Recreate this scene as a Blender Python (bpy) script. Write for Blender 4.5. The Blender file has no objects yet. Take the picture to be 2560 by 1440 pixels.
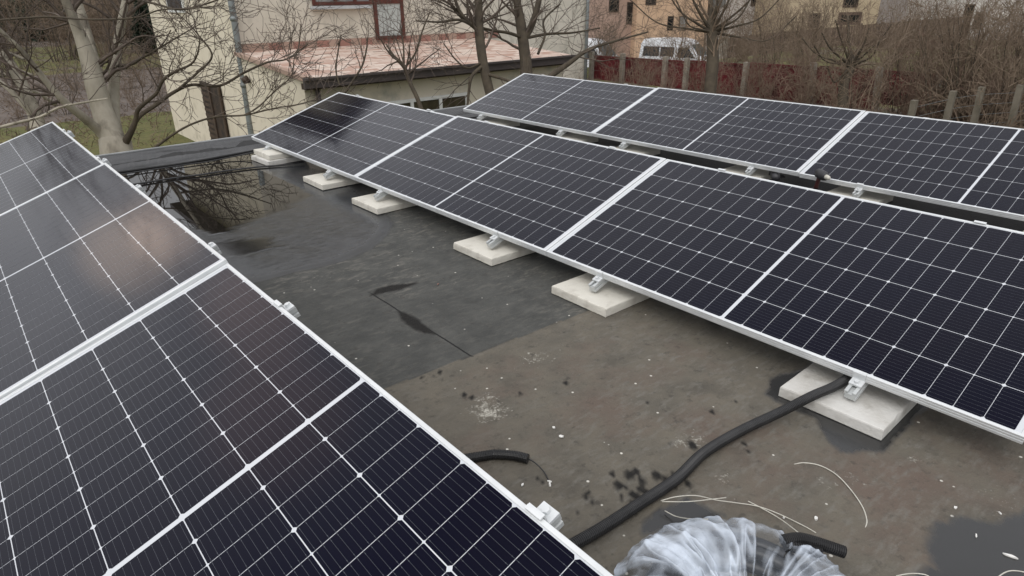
import bpy, math, random
import numpy as np
from mathutils import Vector, Matrix

S = bpy.context.scene
COL = S.collection
R_ = math.radians

# ------------------------------------------------------------------ camera, sky, sun, exposure
CAM = Vector((-2.2083, -6.5601, 1.3835))
RM = Matrix(((0.7607, -0.6490, -0.0110), (0.2739, 0.3057, 0.9119), (-0.5885, -0.6967, 0.4103)))   # rows: right, up, back
RM = Matrix([RM[0].normalized(), (RM[1] - RM[0] * RM[0].dot(RM[1])).normalized(), RM[0].cross(RM[1]).normalized()])
FPX = 1623.2
cd = bpy.data.cameras.new('camera')
cam = bpy.data.objects.new('camera', cd); COL.objects.link(cam)
cd.sensor_width = 36.0; cd.lens = 36.0 * FPX / 2560.0
cd.clip_start = 0.05; cd.clip_end = 2000
cam.matrix_world = Matrix.Translation(CAM) @ RM.transposed().to_4x4()
S.camera = cam

SUN_EL, SUN_AZ = R_(50), R_(205)
w = bpy.data.worlds.new('World'); S.world = w; w.use_nodes = True
nt = w.node_tree; bg = nt.nodes['Background']
sky = nt.nodes.new('ShaderNodeTexSky'); sky.sky_type = 'NISHITA'; sky.sun_disc = False
sky.sun_elevation = SUN_EL; sky.sun_rotation = math.pi / 2 - SUN_AZ
sky.air_density = 1.0; sky.dust_density = 4.0; sky.ozone_density = 1.0
hs = nt.nodes.new('ShaderNodeHueSaturation'); hs.inputs['Saturation'].default_value = 0.16
nt.links.new(sky.outputs[0], hs.inputs['Color'])
tc = nt.nodes.new('ShaderNodeTexCoord'); nz = nt.nodes.new('ShaderNodeTexNoise')
nz.inputs['Scale'].default_value = 2.2; nz.inputs['Detail'].default_value = 5
mr = nt.nodes.new('ShaderNodeMapRange'); mr.inputs[1].default_value = .3; mr.inputs[2].default_value = .7
mr.inputs[3].default_value = .72; mr.inputs[4].default_value = 1.12
mx = nt.nodes.new('ShaderNodeMix'); mx.data_type = 'RGBA'; mx.blend_type = 'MULTIPLY'; mx.inputs[0].default_value = 1
nt.links.new(tc.outputs['Generated'], nz.inputs['Vector']); nt.links.new(nz.outputs[0], mr.inputs[0])
gmn = nt.nodes.new('ShaderNodeGamma'); gmn.inputs[1].default_value = .4          # an even layer of cloud in front of the sun
mul = nt.nodes.new('ShaderNodeMix'); mul.data_type = 'RGBA'; mul.blend_type = 'MULTIPLY'; mul.inputs[0].default_value = 1; mul.inputs[7].default_value = (3.2, 3.2, 3.25, 1)
nt.links.new(hs.outputs[0], gmn.inputs[0]); nt.links.new(gmn.outputs[0], mul.inputs[6])
nt.links.new(mul.outputs[2], mx.inputs[6]); nt.links.new(mr.outputs[0], mx.inputs[7])
nt.links.new(mx.outputs[2], bg.inputs['Color'])
sz = nt.nodes.new('ShaderNodeSeparateXYZ'); nt.links.new(tc.outputs['Generated'], sz.inputs[0])
mg = nt.nodes.new('ShaderNodeMapRange'); nt.links.new(sz.outputs[2], mg.inputs[0])
for i_, q_ in zip((1, 2, 3, 4), (.05, .75, .60, 1.16)): mg.inputs[i_].default_value = q_
mh = nt.nodes.new('ShaderNodeMix'); mh.data_type = 'RGBA'; mh.blend_type = 'MULTIPLY'; mh.inputs[0].default_value = 1
nt.links.new(mx.outputs[2], mh.inputs[6]); nt.links.new(mg.outputs[0], mh.inputs[7]); last = mh.outputs[2]
for az, el, rad, colr in ((92.2, 19.6, 2.3, (4.2, 2.9, 2.1)), (95.6, 18.6, 2.6, (3.4, 2.4, 1.7)), (92.8, 29, 4.0, (2.2, 1.2, .9)), (101, 35.5, 5.0, (2.4, 1.2, .9))):
    dv = nt.nodes.new('ShaderNodeVectorMath'); dv.operation = 'DOT_PRODUCT'
    dv.inputs[1].default_value = (math.cos(R_(az)) * math.cos(R_(el)), math.sin(R_(az)) * math.cos(R_(el)), math.sin(R_(el)))
    nt.links.new(tc.outputs['Generated'], dv.inputs[0])
    g_ = nt.nodes.new('ShaderNodeMapRange'); g_.interpolation_type = 'SMOOTHSTEP'; g_.inputs[1].default_value = math.cos(R_(rad * 1.5)); g_.inputs[2].default_value = 1.0
    nt.links.new(dv.outputs['Value'], g_.inputs[0])
    ad = nt.nodes.new('ShaderNodeMix'); ad.data_type = 'RGBA'; ad.blend_type = 'ADD'; ad.inputs[7].default_value = (*colr, 1)
    nt.links.new(g_.outputs[0], ad.inputs[0]); nt.links.new(last, ad.inputs[6]); last = ad.outputs[2]
nt.links.new(last, bg.inputs['Color'])
bg.inputs['Strength'].default_value = 0.15
sd = bpy.data.lights.new('sun', 'SUN'); sd.energy = 0.6; sd.angle = R_(35); sd.color = (1, .965, .91)
sun = bpy.data.objects.new('sun', sd); COL.objects.link(sun)
sun.rotation_euler = Vector((math.cos(SUN_AZ) * math.cos(SUN_EL), math.sin(SUN_AZ) * math.cos(SUN_EL), math.sin(SUN_EL))).to_track_quat('Z', 'Y').to_euler()
S.view_settings.view_transform = 'Standard'; S.view_settings.look = 'None'
S.view_settings.exposure = 0.30; S.view_settings.gamma = 1.0
S.cycles.max_bounces = 6; S.cycles.diffuse_bounces = 3; S.cycles.glossy_bounces = 3; S.cycles.transparent_max_bounces = 10

# ------------------------------------------------------------------ helpers
def ray(px, py):
    return RM.transposed() @ Vector(((px - 1280) / FPX, -(py - 720) / FPX, -1.0))
def at(px, py, t): return CAM + ray(px, py) * t            # real point t metres deep
def onz(px, py, z=0.0):
    d = ray(px, py); return CAM + d * ((z - CAM.z) / d.z)
def ony(px, py, y):
    d = ray(px, py); return CAM + d * ((y - CAM.y) / d.y)
def onx(px, py, x):
    d = ray(px, py); return CAM + d * ((x - CAM.x) / d.x)

class MB:
    """mesh builder: several shapes end up as ONE mesh object"""
    def __init__(s): s.v = []; s.f = []; s.m = []; s.sm = []
    def face(s, pts, m=0, smooth=False):
        b = len(s.v); s.v += [tuple(p) for p in pts]; s.f.append(tuple(range(b, b + len(pts)))); s.m.append(m); s.sm.append(smooth)
    def raw(s, vs, fs, m=0, smooth=False):
        b = len(s.v); s.v += [tuple(p) for p in vs]
        for f in fs: s.f.append(tuple(i + b for i in f)); s.m.append(m); s.sm.append(smooth)
    def box(s, lo, hi, m=0, M=None):
        x0, y0, z0 = lo; x1, y1, z1 = hi
        vs = [Vector(p) for p in ((x0, y0, z0), (x1, y0, z0), (x1, y1, z0), (x0, y1, z0), (x0, y0, z1), (x1, y0, z1), (x1, y1, z1), (x0, y1, z1))]
        if M is not None: vs = [M @ p for p in vs]
        s.raw(vs, [(0, 3, 2, 1), (4, 5, 6, 7), (0, 1, 5, 4), (1, 2, 6, 5), (2, 3, 7, 6), (3, 0, 4, 7)], m)
    def prism(s, prof, axis_pts, m=0):
        """prof: list of (a,b); axis_pts: function (a,b,k)->point for k=0,1"""
        n = len(prof); vs = [axis_pts(a, b, k) for k in (0, 1) for a, b in prof]
        fs = [(i, (i + 1) % n, n + (i + 1) % n, n + i) for i in range(n)] + [tuple(range(n - 1, -1, -1)), tuple(range(n, 2 * n))]
        s.raw(vs, fs, m)
    def tube(s, pts, rad, n=6, m=0, cap=True, smooth=True):
        pts = [Vector(p) for p in pts]
        if not hasattr(rad, '__len__'): rad = [rad] * len(pts)
        t0 = (pts[1] - pts[0]).normalized()
        u = t0.cross(Vector((0, 0, 1)))
        if u.length < .05: u = t0.cross(Vector((1, 0, 0)))
        u.normalize(); vs = []
        for i, p in enumerate(pts):
            t = (pts[min(i + 1, len(pts) - 1)] - pts[max(i - 1, 0)])
            if t.length < 1e-9: t = t0
            t = t.normalized()
            u = (u - t * u.dot(t))
            u = u.normalized() if u.length > 1e-6 else t.orthogonal().normalized()
            v = t.cross(u)
            for k in range(n):
                a = 2 * math.pi * k / n
                vs.append(p + (u * math.cos(a) + v * math.sin(a)) * rad[i])
        fs = [(i * n + k, i * n + (k + 1) % n, (i + 1) * n + (k + 1) % n, (i + 1) * n + k) for i in range(len(pts) - 1) for k in range(n)]
        if cap: fs += [tuple(range(n - 1, -1, -1)), tuple(range((len(pts) - 1) * n, len(pts) * n))]
        s.raw(vs, fs, m, smooth)
    def mesh(s, name, mats):
        me = bpy.data.meshes.new(name); me.from_pydata(s.v, [], s.f)
        for mm in (mats if isinstance(mats, (list, tuple)) else [mats]): me.materials.append(mm)
        me.polygons.foreach_set('material_index', s.m); me.polygons.foreach_set('use_smooth', s.sm)
        me.update(); return me
    def build(s, name, mats, parent=None, bevel=0):
        o = bpy.data.objects.new(name, s.mesh(name, mats)); COL.objects.link(o)
        if parent is not None: o.parent = parent
        if bevel:
            b = o.modifiers.new('bevel', 'BEVEL'); b.width = bevel; b.segments = 2; b.limit_method = 'ANGLE'; b.angle_limit = R_(40)
        return o

def tag(o, label, cat, group=None):
    o['label'] = label; o['category'] = cat
    if group: o['group'] = group
    return o
def thing(name, label, cat, loc=(0, 0, 0), rot=(0, 0, 0), group=None):
    o = bpy.data.objects.new(name, None); COL.objects.link(o); o.empty_display_size = .1
    o.location = loc; o.rotation_euler = rot
    return tag(o, label, cat, group)
def structure(o): o['kind'] = 'structure'; return o
def dup(src, label=None, parent=None):
    c = src.copy(); COL.objects.link(c)
    if parent is not None: c.parent = parent
    if label: c['label'] = label
    for ch in list(src.children): dup(ch, None, c)
    return c
def crom(pts, n=8):
    P = [Vector(p) for p in pts]; P = [P[0] * 2 - P[1]] + P + [P[-1] * 2 - P[-2]]; out = []
    for i in range(1, len(P) - 2):
        for k in range(n):
            t = k / n; a, b, c, d = P[i - 1:i + 3]
            out.append(.5 * ((2 * b) + (c - a) * t + (2 * a - 5 * b + 4 * c - d) * t * t + (3 * b - a - 3 * c + d) * t ** 3))
    out.append(P[-2]); return out
def corrugated(mb, pts, r, pitch=.006, depth=.0022, n=12, m=0):
    P = crom(pts, 24); L = [0]
    for a, b in zip(P, P[1:]): L.append(L[-1] + (b - a).length)
    N = int(L[-1] / pitch * 4); out = []; rad = []; j = 0
    for i in range(N + 1):
        s_ = L[-1] * i / N
        while j < len(L) - 2 and L[j + 1] < s_: j += 1
        t = (s_ - L[j]) / max(1e-9, L[j + 1] - L[j]); out.append(P[j].lerp(P[j + 1], min(1, t)))
        rad.append(r - (0, 0, depth, depth)[i % 4])
    mb.tube(out, rad, n, m, smooth=False)

# ------------------------------------------------------------------ materials
def newmat(name):
    m = bpy.data.materials.new(name); m.use_nodes = True
    return m, m.node_tree, m.node_tree.nodes['Principled BSDF']
def mat(name, c1, c2=None, scale=3.0, rough=.8, bump=0.0, bscale=None, metal=0.0, spec=.5, detail=6, c3=None, s3=None, lo=.35, hi=.65, stretch=None, rvar=0.0):
    m, t, p = newmat(name)
    p.inputs['Roughness'].default_value = rough; p.inputs['Metallic'].default_value = metal; p.inputs['Specular IOR Level'].default_value = spec
    if c2 is None: c2 = tuple(x * .85 for x in c1)
    co = t.nodes.new('ShaderNodeTexCoord'); vec = co.outputs['Object']
    if stretch:
        mp = t.nodes.new('ShaderNodeMapping'); mp.inputs['Scale'].default_value = stretch
        t.links.new(vec, mp.inputs[0]); vec = mp.outputs[0]
    def noise(sc, det=detail):
        n = t.nodes.new('ShaderNodeTexNoise'); n.inputs['Scale'].default_value = sc; n.inputs['Detail'].default_value = det; n.inputs['Roughness'].default_value = .6
        t.links.new(vec, n.inputs['Vector']); return n
    def rmp(n, a, b):
        r = t.nodes.new('ShaderNodeMapRange'); r.inputs[1].default_value = a; r.inputs[2].default_value = b
        t.links.new(n.outputs[0], r.inputs[0]); return r.outputs[0]
    def mixc(fac, a, b):
        x = t.nodes.new('ShaderNodeMix'); x.data_type = 'RGBA'
        t.links.new(fac, x.inputs[0])
        for k, c in ((6, a), (7, b)):
            if isinstance(c, tuple): x.inputs[k].default_value = (*c, 1)
            else: t.links.new(c, x.inputs[k])
        return x.outputs[2]
    n1 = noise(scale); out = mixc(rmp(n1, lo, hi), c1, c2)
    if c3 is not None: out = mixc(rmp(noise(s3 or scale * 4), .52, .68), out, c3)
    t.links.new(out, p.inputs['Base Color'])
    if rvar:
        r = t.nodes.new('ShaderNodeMapRange'); r.inputs[3].default_value = rough - rvar; r.inputs[4].default_value = rough + rvar
        t.links.new(n1.outputs[0], r.inputs[0]); t.links.new(r.outputs[0], p.inputs['Roughness'])
    if bump:
        b = t.nodes.new('ShaderNodeBump'); b.inputs['Strength'].default_value = bump; b.inputs['Distance'].default_value = .02
        t.links.new(noise(bscale or scale * 6).outputs[0], b.inputs['Height']); t.links.new(b.outputs[0], p.inputs['Normal'])
    return m

M = {}
M['alu'] = mat('anodised aluminium', (.76, .78, .785), (.68, .70, .71), 14, .42, metal=.25, spec=.5)
M['alu_side'] = mat('aluminium side', (.62, .64, .64), (.53, .55, .55), 9, .48, metal=.25)
M['slab'] = mat('pale concrete', (.68, .655, .585), (.60, .575, .51), 5, .85, .25, 60, c3=(.50, .47, .41), s3=11)
M['slab_wet'] = mat('stained concrete', (.66, .65, .62), (.50, .48, .44), 6, .8, .25, 60, c3=(.40, .38, .34), s3=9)
M['black_rubber'] = mat('black conduit plastic', (.016, .016, .017), (.026, .026, .027), 20, .42)
M['wire'] = mat('pale wire', (.62, .60, .53), (.5, .48, .42), 30, .5)
M['white_scrap'] = mat('white scrap', (.78, .77, .74), (.66, .65, .62), 30, .6)
M['wall_warm'] = mat('cream stucco', (.70, .64, .52), (.64, .58, .46), .8, .92, .3, 40, c3=(.50, .45, .35), s3=2.3)
M['wall_grey'] = mat('weathered shaded stucco', (.68, .635, .545), (.61, .57, .48), .7, .92, .3, 40, c3=(.47, .44, .37), s3=1.7)  # tone of walls turned from the light, shade in the colour
M['annex_wall'] = mat('annex stucco', (.62, .57, .47), (.54, .495, .40), .9, .92, .3, 40, c3=(.36, .35, .30), s3=1.6)
M['zinc'] = mat('zinc downpipe', (.25, .27, .27), (.18, .20, .20), 3, .55, metal=.4)
M['flash'] = mat('pale edge flashing', (.42, .43, .43), (.28, .29, .29), 4, .5, metal=.3)
M['glass_annex'] = mat('annex pane', (.075, .066, .04), (.035, .03, .02), 2.5, .15)
M['shutter'] = mat('weathered shutter', (.085, .055, .035), (.04, .026, .018), 6, .7)
M['fascia'] = mat('brown fascia', (.085, .07, .068), (.06, .05, .05), 2, .5)
M['wood_red'] = mat('red brown window wood', (.115, .032, .02), (.075, .02, .014), 6, .45)
M['white_frame'] = mat('white window plastic', (.72, .73, .72), (.62, .63, .62), 5, .4)
M['sill'] = mat('pale sill', (.50, .52, .53), (.42, .44, .45), 5, .5)
M['dark_wood'] = mat('dark brown wood', (.055, .035, .022), (.022, .014, .01), 4, .7, c3=(.012, .009, .007), s3=7)
M['bark'] = mat('grey walnut bark', (.40, .365, .295), (.29, .26, .205), 5, .9, .5, 30, c3=(.15, .13, .10), s3=3.4, stretch=(1, 1, .45))
M['bark_dark'] = mat('brown bark', (.085, .067, .045), (.05, .039, .027), 7, .9, .4, 40)
M['twig'] = mat('walnut twigs', (.125, .095, .075), (.075, .057, .045), 3, .85)
M['twig_brown'] = mat('brown twigs', (.235, .175, .125), (.135, .098, .068), .9, .9)
M['twig_red'] = mat('reddish twigs', (.25, .165, .125), (.15, .095, .07), 1.2, .9)
M['leaf_dark'] = mat('evergreen needles', (.022, .04, .02), (.012, .022, .012), 2.5, .7)
M['leaf_litter'] = mat('dry leaves', (.12, .075, .045), (.06, .04, .028), 2, .9)
M['post'] = mat('old concrete post', (.31, .285, .235), (.21, .19, .155), 4, .9, .3, 40)
M['post_shaded'] = mat('shaded concrete post', (.16, .14, .11), (.10, .088, .065), 4, .9, .3, 40)  # old post colour darkened for the shadow these posts stand in
M['red_sheet'] = mat('dark red sheet metal', (.125, .009, .014), (.082, .007, .010), 2.5, .5, c3=(.05, .008, .009), s3=1.2)
M['orange_wall'] = mat('orange render', (.60, .42, .28), (.51, .35, .23), .6, .9)
M['pink_wall'] = mat('dusty pink render', (.42, .30, .24), (.34, .24, .19), .6, .9)
M['beige_wall'] = mat('beige render', (.50, .41, .28), (.42, .34, .23), .6, .9)
M['white_wall'] = mat('off white render', (.62, .59, .55), (.53, .50, .47), .6, .9)
M['brown_fence'] = mat('brown boarding', (.115, .078, .058), (.085, .058, .044), 1.2, .85)
M['van_white'] = mat('white van paint', (.72, .74, .76), (.66, .68, .70), 2, .28)
M['van_dark'] = mat('dark van bonnet', (.06, .068, .072), (.045, .05, .055), 3, .35)
M['glass_dark'] = mat('dark window glass', (.012, .013, .014), (.02, .02, .02), 2, .06)
M['glass_grey'] = mat('window pane with curtain', (.30, .31, .30), (.22, .225, .215), 3, .12, c3=(.13, .13, .125), s3=2)
M['glass_pale'] = mat('pale door pane', (.52, .55, .53), (.43, .46, .44), 2.5, .15)
M['glass_teal'] = mat('blue green windscreen', (.05, .075, .085), (.03, .045, .05), 3, .25)
M['tyre'] = mat('tyre', (.015, .015, .015), (.02, .02, .02), 8, .8)
M['drill_black'] = mat('dark grey tool plastic', (.045, .045, .05), (.03, .03, .033), 12, .5)
M['drill_red'] = mat('dark red tool plastic', (.06, .016, .016), (.04, .012, .012), 12, .5)
M['red_tile'] = mat('dusty red tile', (.36, .19, .15), (.28, .15, .12), 3, .85)
M['roof_tile'] = mat('clay roof tile', (.23, .10, .07), (.16, .07, .05), 3, .85)

# ------------------------------------------------------------------ ground
def gz(x, y):
    """terrain height"""
    sm = lambda a, b, v: (lambda t: t * t * (3 - 2 * t))(min(1, max(0, (v - a) / (b - a))))
    z = -2.85 + 1.2 * sm(9, 16.8, x) * (1 - sm(8, 12, y) * (1 - sm(17.6, 21, x)))
    z -= 2.40 * sm(19, 30, x) * sm(13, 21, y)
    z -= .15 * sm(18.2, 30, x) * (1 - sm(9, 17, y))
    z += 1.1 * sm(24, 60, y) * (1 - sm(14, 24, x))
    return z
def axis_pts(lo, hi, fine_lo, fine_hi, step, far):
    a = list(np.arange(fine_lo, fine_hi + .001, step)); s_ = step; v = fine_lo
    while v > lo: s_ *= far; v -= s_; a.insert(0, v)
    s_ = step; v = a[-1]
    while v < hi: s_ *= far; v += s_; a.append(v)
    return a
gm, t, p = newmat('garden ground')
co = t.nodes.new('ShaderNodeTexCoord')
def nn(sc, det=6, tt=None, vec=None):
    tt = tt or t; n = tt.nodes.new('ShaderNodeTexNoise'); n.inputs['Scale'].default_value = sc; n.inputs['Detail'].default_value = det; n.inputs['Roughness'].default_value = .62
    tt.links.new(vec if vec is not None else co.outputs['Object'], n.inputs['Vector']); return n.outputs[0]
def mrange(val, a, b, c=0., d=1., tt=None):
    tt = tt or t; n = tt.nodes.new('ShaderNodeMapRange'); tt.links.new(val, n.inputs[0])
    for i, q in zip((1, 2, 3, 4), (a, b, c, d)): n.inputs[i].default_value = q
    return n.outputs[0]
def mixn(fac, a, b, tt=None, mode='MIX'):
    tt = tt or t; n = tt.nodes.new('ShaderNodeMix'); n.data_type = 'RGBA'; n.blend_type = mode
    for k, c in ((0, fac), (6, a), (7, b)):
        if isinstance(c, tuple): n.inputs[k].default_value = (*c, 1)
        elif isinstance(c, (int, float)): n.inputs[k].default_value = c if k == 0 else (c, c, c, 1)
        else: tt.links.new(c, n.inputs[k])
    return n.outputs[2]
def math_(op, a, b=None, c=None, tt=None):
    tt = tt or t; n = tt.nodes.new('ShaderNodeMath'); n.operation = op
    for k, q in enumerate((a, b, c)):
        if q is None: continue
        if isinstance(q, (int, float)): n.inputs[k].default_value = q
        else: tt.links.new(q, n.inputs[k])
    return n.outputs[0]
at_g = t.nodes.new('ShaderNodeAttribute'); at_g.attribute_name = 'grass'
soil = mixn(mrange(nn(1.3), .35, .65), (.15, .124, .108), (.09, .073, .062))
soil = mixn(mrange(nn(9), .5, .7), soil, (.15, .115, .09))
grass = mixn(mrange(nn(.9), .35, .65), (.095, .105, .024), (.155, .135, .045))
grass = mixn(mrange(nn(11), .45, .7), grass, (.055, .06, .018))
gfac = mrange(math_('ADD', at_g.outputs['Fac'], math_('MULTIPLY', math_('SUBTRACT', nn(.8), .5), 1.2)), .4, .6)
t.links.new(mixn(gfac, soil, grass), p.inputs['Base Color']); p.inputs['Roughness'].default_value = .95
bm_ = t.nodes.new('ShaderNodeBump'); bm_.inputs['Strength'].default_value = .8; bm_.inputs['Distance'].default_value = .08
t.links.new(nn(6), bm_.inputs['Height']); t.links.new(bm_.outputs[0], p.inputs['Normal'])
gx = axis_pts(-400, 900, -12, 45, .75, 1.25); gy = axis_pts(-300, 900, -14, 60, .75, 1.25)
gv = [(x, y, gz(x, y)) for y in gy for x in gx]; nx_ = len(gx)
gme = bpy.data.meshes.new('ground')
gme.from_pydata(gv, [], [(j * nx_ + i, j * nx_ + i + 1, (j + 1) * nx_ + i + 1, (j + 1) * nx_ + i) for j in range(len(gy) - 1) for i in range(nx_ - 1)])
gme.materials.append(gm)
ga = gme.attributes.new('grass', 'FLOAT', 'POINT')
def grassy(x, y):
    if y < 24 and x < 12: return .95
    if 24 <= y < 40 and x < 20: return .12
    if 40 <= y < 58 and x < 24: return .62
    if x > 18: return .6 if y < 16 else .35
    return .3
ga.data.foreach_set('value', [grassy(v[0], v[1]) for v in gv])
go = bpy.data.objects.new('ground', gme); COL.objects.link(go); structure(go)

# ------------------------------------------------------------------ the flat roof we stand on
bld = thing('flat_roof_building', 'low building with black bitumen felt flat roof carrying the three rows of solar panels', 'building', (0, 0, -2.85))
def vnoise(x, y, seed):
    xi = np.floor(x).astype(np.int64); yi = np.floor(y).astype(np.int64); fx = x - xi; fy = y - yi
    fx = fx * fx * (3 - 2 * fx); fy = fy * fy * (3 - 2 * fy)
    def h(a, b):
        n = (a * 374761393 + b * 668265263 + seed * 1442695041) & 0xffffffff
        n = ((n ^ (n >> 13)) * 1274126177) & 0xffffffff
        return ((n ^ (n >> 16)) & 0xffff) / 65535.0
    return (h(xi, yi) * (1 - fx) + h(xi + 1, yi) * fx) * (1 - fy) + (h(xi, yi + 1) * (1 - fx) + h(xi + 1, yi + 1) * fx) * fy
def fbm(x, y, f, seed, oct=4):
    s_ = 0; a = .5
    for k in range(oct): s_ = s_ + a * (vnoise(x * f, y * f, seed + k) - .5); f *= 2.1; a *= .55
    return s_
def sdf(X, Y, poly):
    d = np.full(X.shape, 1e9); inside = np.zeros(X.shape, bool); n = len(poly)
    for i in range(n):
        ax, ay = poly[i]; bx, by = poly[(i + 1) % n]; ex, ey = bx - ax, by - ay
        tt = np.clip(((X - ax) * ex + (Y - ay) * ey) / (ex * ex + ey * ey + 1e-12), 0, 1)
        d = np.minimum(d, (X - ax - tt * ex) ** 2 + (Y - ay - tt * ey) ** 2)
        c = ((ay > Y) != (by > Y)) & (X < (bx - ax) * (Y - ay) / (by - ay + 1e-12) + ax); inside ^= c
    d = np.sqrt(d); return np.where(inside, -d, d)
def poly_px(*q): return [tuple(onz(a, b)[:2]) for a, b in q]

RX0, RX1, RY0 = -3.4, 4.15, -9.5
xs = np.concatenate([np.arange(RX0, -1.75, .06), np.arange(-1.75, 1.1, .0125), np.arange(1.1, RX1 + .06, .045)])
ys = np.concatenate([np.arange(RY0, -6.6, .08), np.arange(-6.6, 0.0, .0125), np.array([0.0])])
X, Y = np.meshgrid(xs, ys)
wx = X + .10 * fbm(X, Y, 3, 11) + .035 * fbm(X, Y, 17, 21); wy = Y + .10 * fbm(X, Y, 3, 31) + .035 * fbm(X, Y, 17, 41)
smooth = lambda a, b, v: (lambda q: q * q * (3 - 2 * q))(np.clip((v - a) / (b - a), 0, 1))
# wet, satin film round the big puddle; the mirror of the puddle itself; small puddles
film_p = [(-3.2, .02), (.9, .02), (.55, -1.0), (.2, -1.8)] + poly_px((985, 560), (960, 592), (930, 625), (862, 655), (800, 672), (700, 692), (640, 706)) + [(-1.75, -3.1), (-3.2, -3.0)]
mir_p = [(-3.2, .05), (1.2, .05), (.6, -.6)] + poly_px((690, 424), (742, 452), (772, 470), (800, 486), (750, 512), (690, 535), (630, 562), (590, 580), (530, 592), (470, 585)) + [(-1.9, -1.9), (-3.2, -1.9)]
mir2_p = poly_px((545, 600), (640, 592), (705, 596), (712, 612), (670, 630), (620, 638), (560, 645)) + [(-1.5, -2.7), (-1.5, -2.4)]
pud_br = poly_px((2335, 1310), (2373, 1316), (2404, 1298), (2479, 1305), (2510, 1291), (2545, 1275), (2640, 1240)) + [(.2, -6.6), (-.3, -6.9)] + poly_px((2290, 1450), (2298, 1428), (2338, 1416), (2326, 1400), (2319, 1376), (2328, 1346))
pud_s5 = poly_px((1910, 987), (1925, 950), (2010, 920), (2075, 880), (2200, 930), (2330, 1000), (2279, 1059), (2229, 1103), (2197, 1134), (2151, 1128), (2129, 1139), (2097, 1134), (2072, 1106), (2029, 1047), (1944, 1012))
pud_bag = poly_px((1604, 1316), (1612, 1342), (1660, 1330), (1720, 1315), (1830, 1300), (1775, 1275), (1740, 1258), (1722, 1246), (1690, 1262), (1650, 1276), (1632, 1295))
st_seam = poly_px((995, 779), (1010, 783), (1035, 792), (1060, 812), (1087, 834), (1060, 831), (1035, 822), (1005, 800))
st_top = poly_px((926, 739), (945, 721), (980, 714), (1045, 706), (1000, 723), (960, 731))
film = smooth(.012, -.016, sdf(wx, wy, film_p)); rim = np.exp(-((sdf(wx, wy, film_p) + .035) / .055) ** 2) * (sdf(wx, wy, film_p) < .012)
mirror = smooth(.0, -.10, sdf(X + .22 * fbm(X * .5, Y * 3, 4, 51), Y + .12 * fbm(X * .7, Y * 3, 5, 61), mir_p))
mirror = np.maximum(mirror, .62 * smooth(.02, -.07, sdf(X + .2 * fbm(X * .5, Y * 3, 5, 71), Y + .22 * fbm(X * .6, Y * 4, 6, 72), mir2_p)))
pud = np.zeros_like(X)
for pl, ed in ((pud_br, .012), (pud_s5, .010), (pud_bag, .008)):
    pud = np.maximum(pud, smooth(ed, -ed, sdf(X + .05 * fbm(X, Y, 9, 81) + .02 * fbm(X, Y, 30, 82), Y + .05 * fbm(X, Y, 9, 83) + .02 * fbm(X, Y, 30, 84), pl)))
damp_shade = np.zeros_like(X)
for pl in (st_seam, st_top): damp_shade = np.maximum(damp_shade, smooth(.014, -.004, sdf(X + .02 * fbm(X, Y, 25, 91), Y + .02 * fbm(X, Y, 25, 92), pl)))
for (px, py, r) in ((1530, 1186, 8), (1575, 1190, 16), (1590, 1182, 10), (1605, 1205, 12), (1545, 1215, 13), (1562, 1218, 10), (1600, 1225, 10), (1640, 1190, 14), (1665, 1200, 13), (1690, 1195, 14), (1680, 1212, 12), (1615, 1235, 12), (1585, 1240, 14), (1600, 1250, 8),
                    (1555, 1247, 6), (1580, 1262, 9), (1570, 1275, 8), (1585, 1282, 10), (1560, 1282, 8), (1465, 1243, 9), (1480, 1255, 7), (1472, 1234, 6), (1445, 1287, 4), (1720, 1212, 10), (1355, 1205, 6), (1345, 1200, 5), (1415, 960, 8), (1730, 1115, 12), (1620, 1010, 5), (1780, 1030, 8), (1840, 1005, 6), (1300, 985, 7), (1160, 990, 8), (1180, 995, 7), (1860, 1110, 8), (1870, 1130, 7), (1100, 932, 7), (1055, 945, 6)):
    c = onz(px, py); rr = r / FPX * (c - CAM).length * .95
    a = 1.35; dd = np.sqrt(((X - c.x) * 1.0 - (Y - c.y) * .35) ** 2 + ((Y - c.y) * .72) ** 2)
    dd = dd + .8 * rr * fbm(X, Y, 40, 101 + px % 7)
    damp_shade = np.maximum(damp_shade, smooth(rr * 1.12, rr * .62, dd))
damp_shade = np.maximum(damp_shade, .9 * smooth(.04, -.06, .20 - X + .35 * fbm(X, Y, 2.2, 141) + .1 * fbm(X, Y, 9, 142)) * (Y < -.9))  # damp strip plus panel shade painted under and beyond the middle row
lime = np.zeros_like(X)
for (px, py, rx, a) in ((1222, 1028, .085, 1.), (1215, 1000, .05, .8), (1345, 898, .10, .6), (1400, 870, .10, .4), (1728, 1105, .07, .75), (1805, 1200, .05, .7), (1290, 925, .05, .4), (1015, 738, .18, .25), (1140, 700, .2, .3), (1250, 770, .2, .28), (800, 690, .25, .35), (930, 680, .2, .3), (2290, 1145, .05, .45), (2120, 1195, .1, .35), (2500, 1255, .14, .4), (2070, 1210, .06, .5), (1130, 860, .1, .2), (1450, 930, .3, .2), (1900, 1040, .12, .25)):
    c = onz(px, py); d2 = np.sqrt((X - c.x) ** 2 + (Y - c.y) ** 2)
    lime = np.maximum(lime, a * np.exp(-(d2 / rx) ** 2))
edge_y = -4.640 - .045 * (X + .5) + .008 * fbm(X, Y, 6, 111)
sheet = np.where(Y < edge_y, 1.0, 0.0)
dirt = smooth(-.08, .12, fbm(X * 1.1, Y, 1.3, 121))
Z = .0035 * sheet + .004 * fbm(X, Y, 2.5, 131) * (1 - mirror) - .0008
Z = np.where(mirror > .5, -.0005, Z)
rme = bpy.data.meshes.new('roof_deck')
ny, nx2 = X.shape; idx = np.arange(ny * nx2).reshape(ny, nx2)
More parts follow.
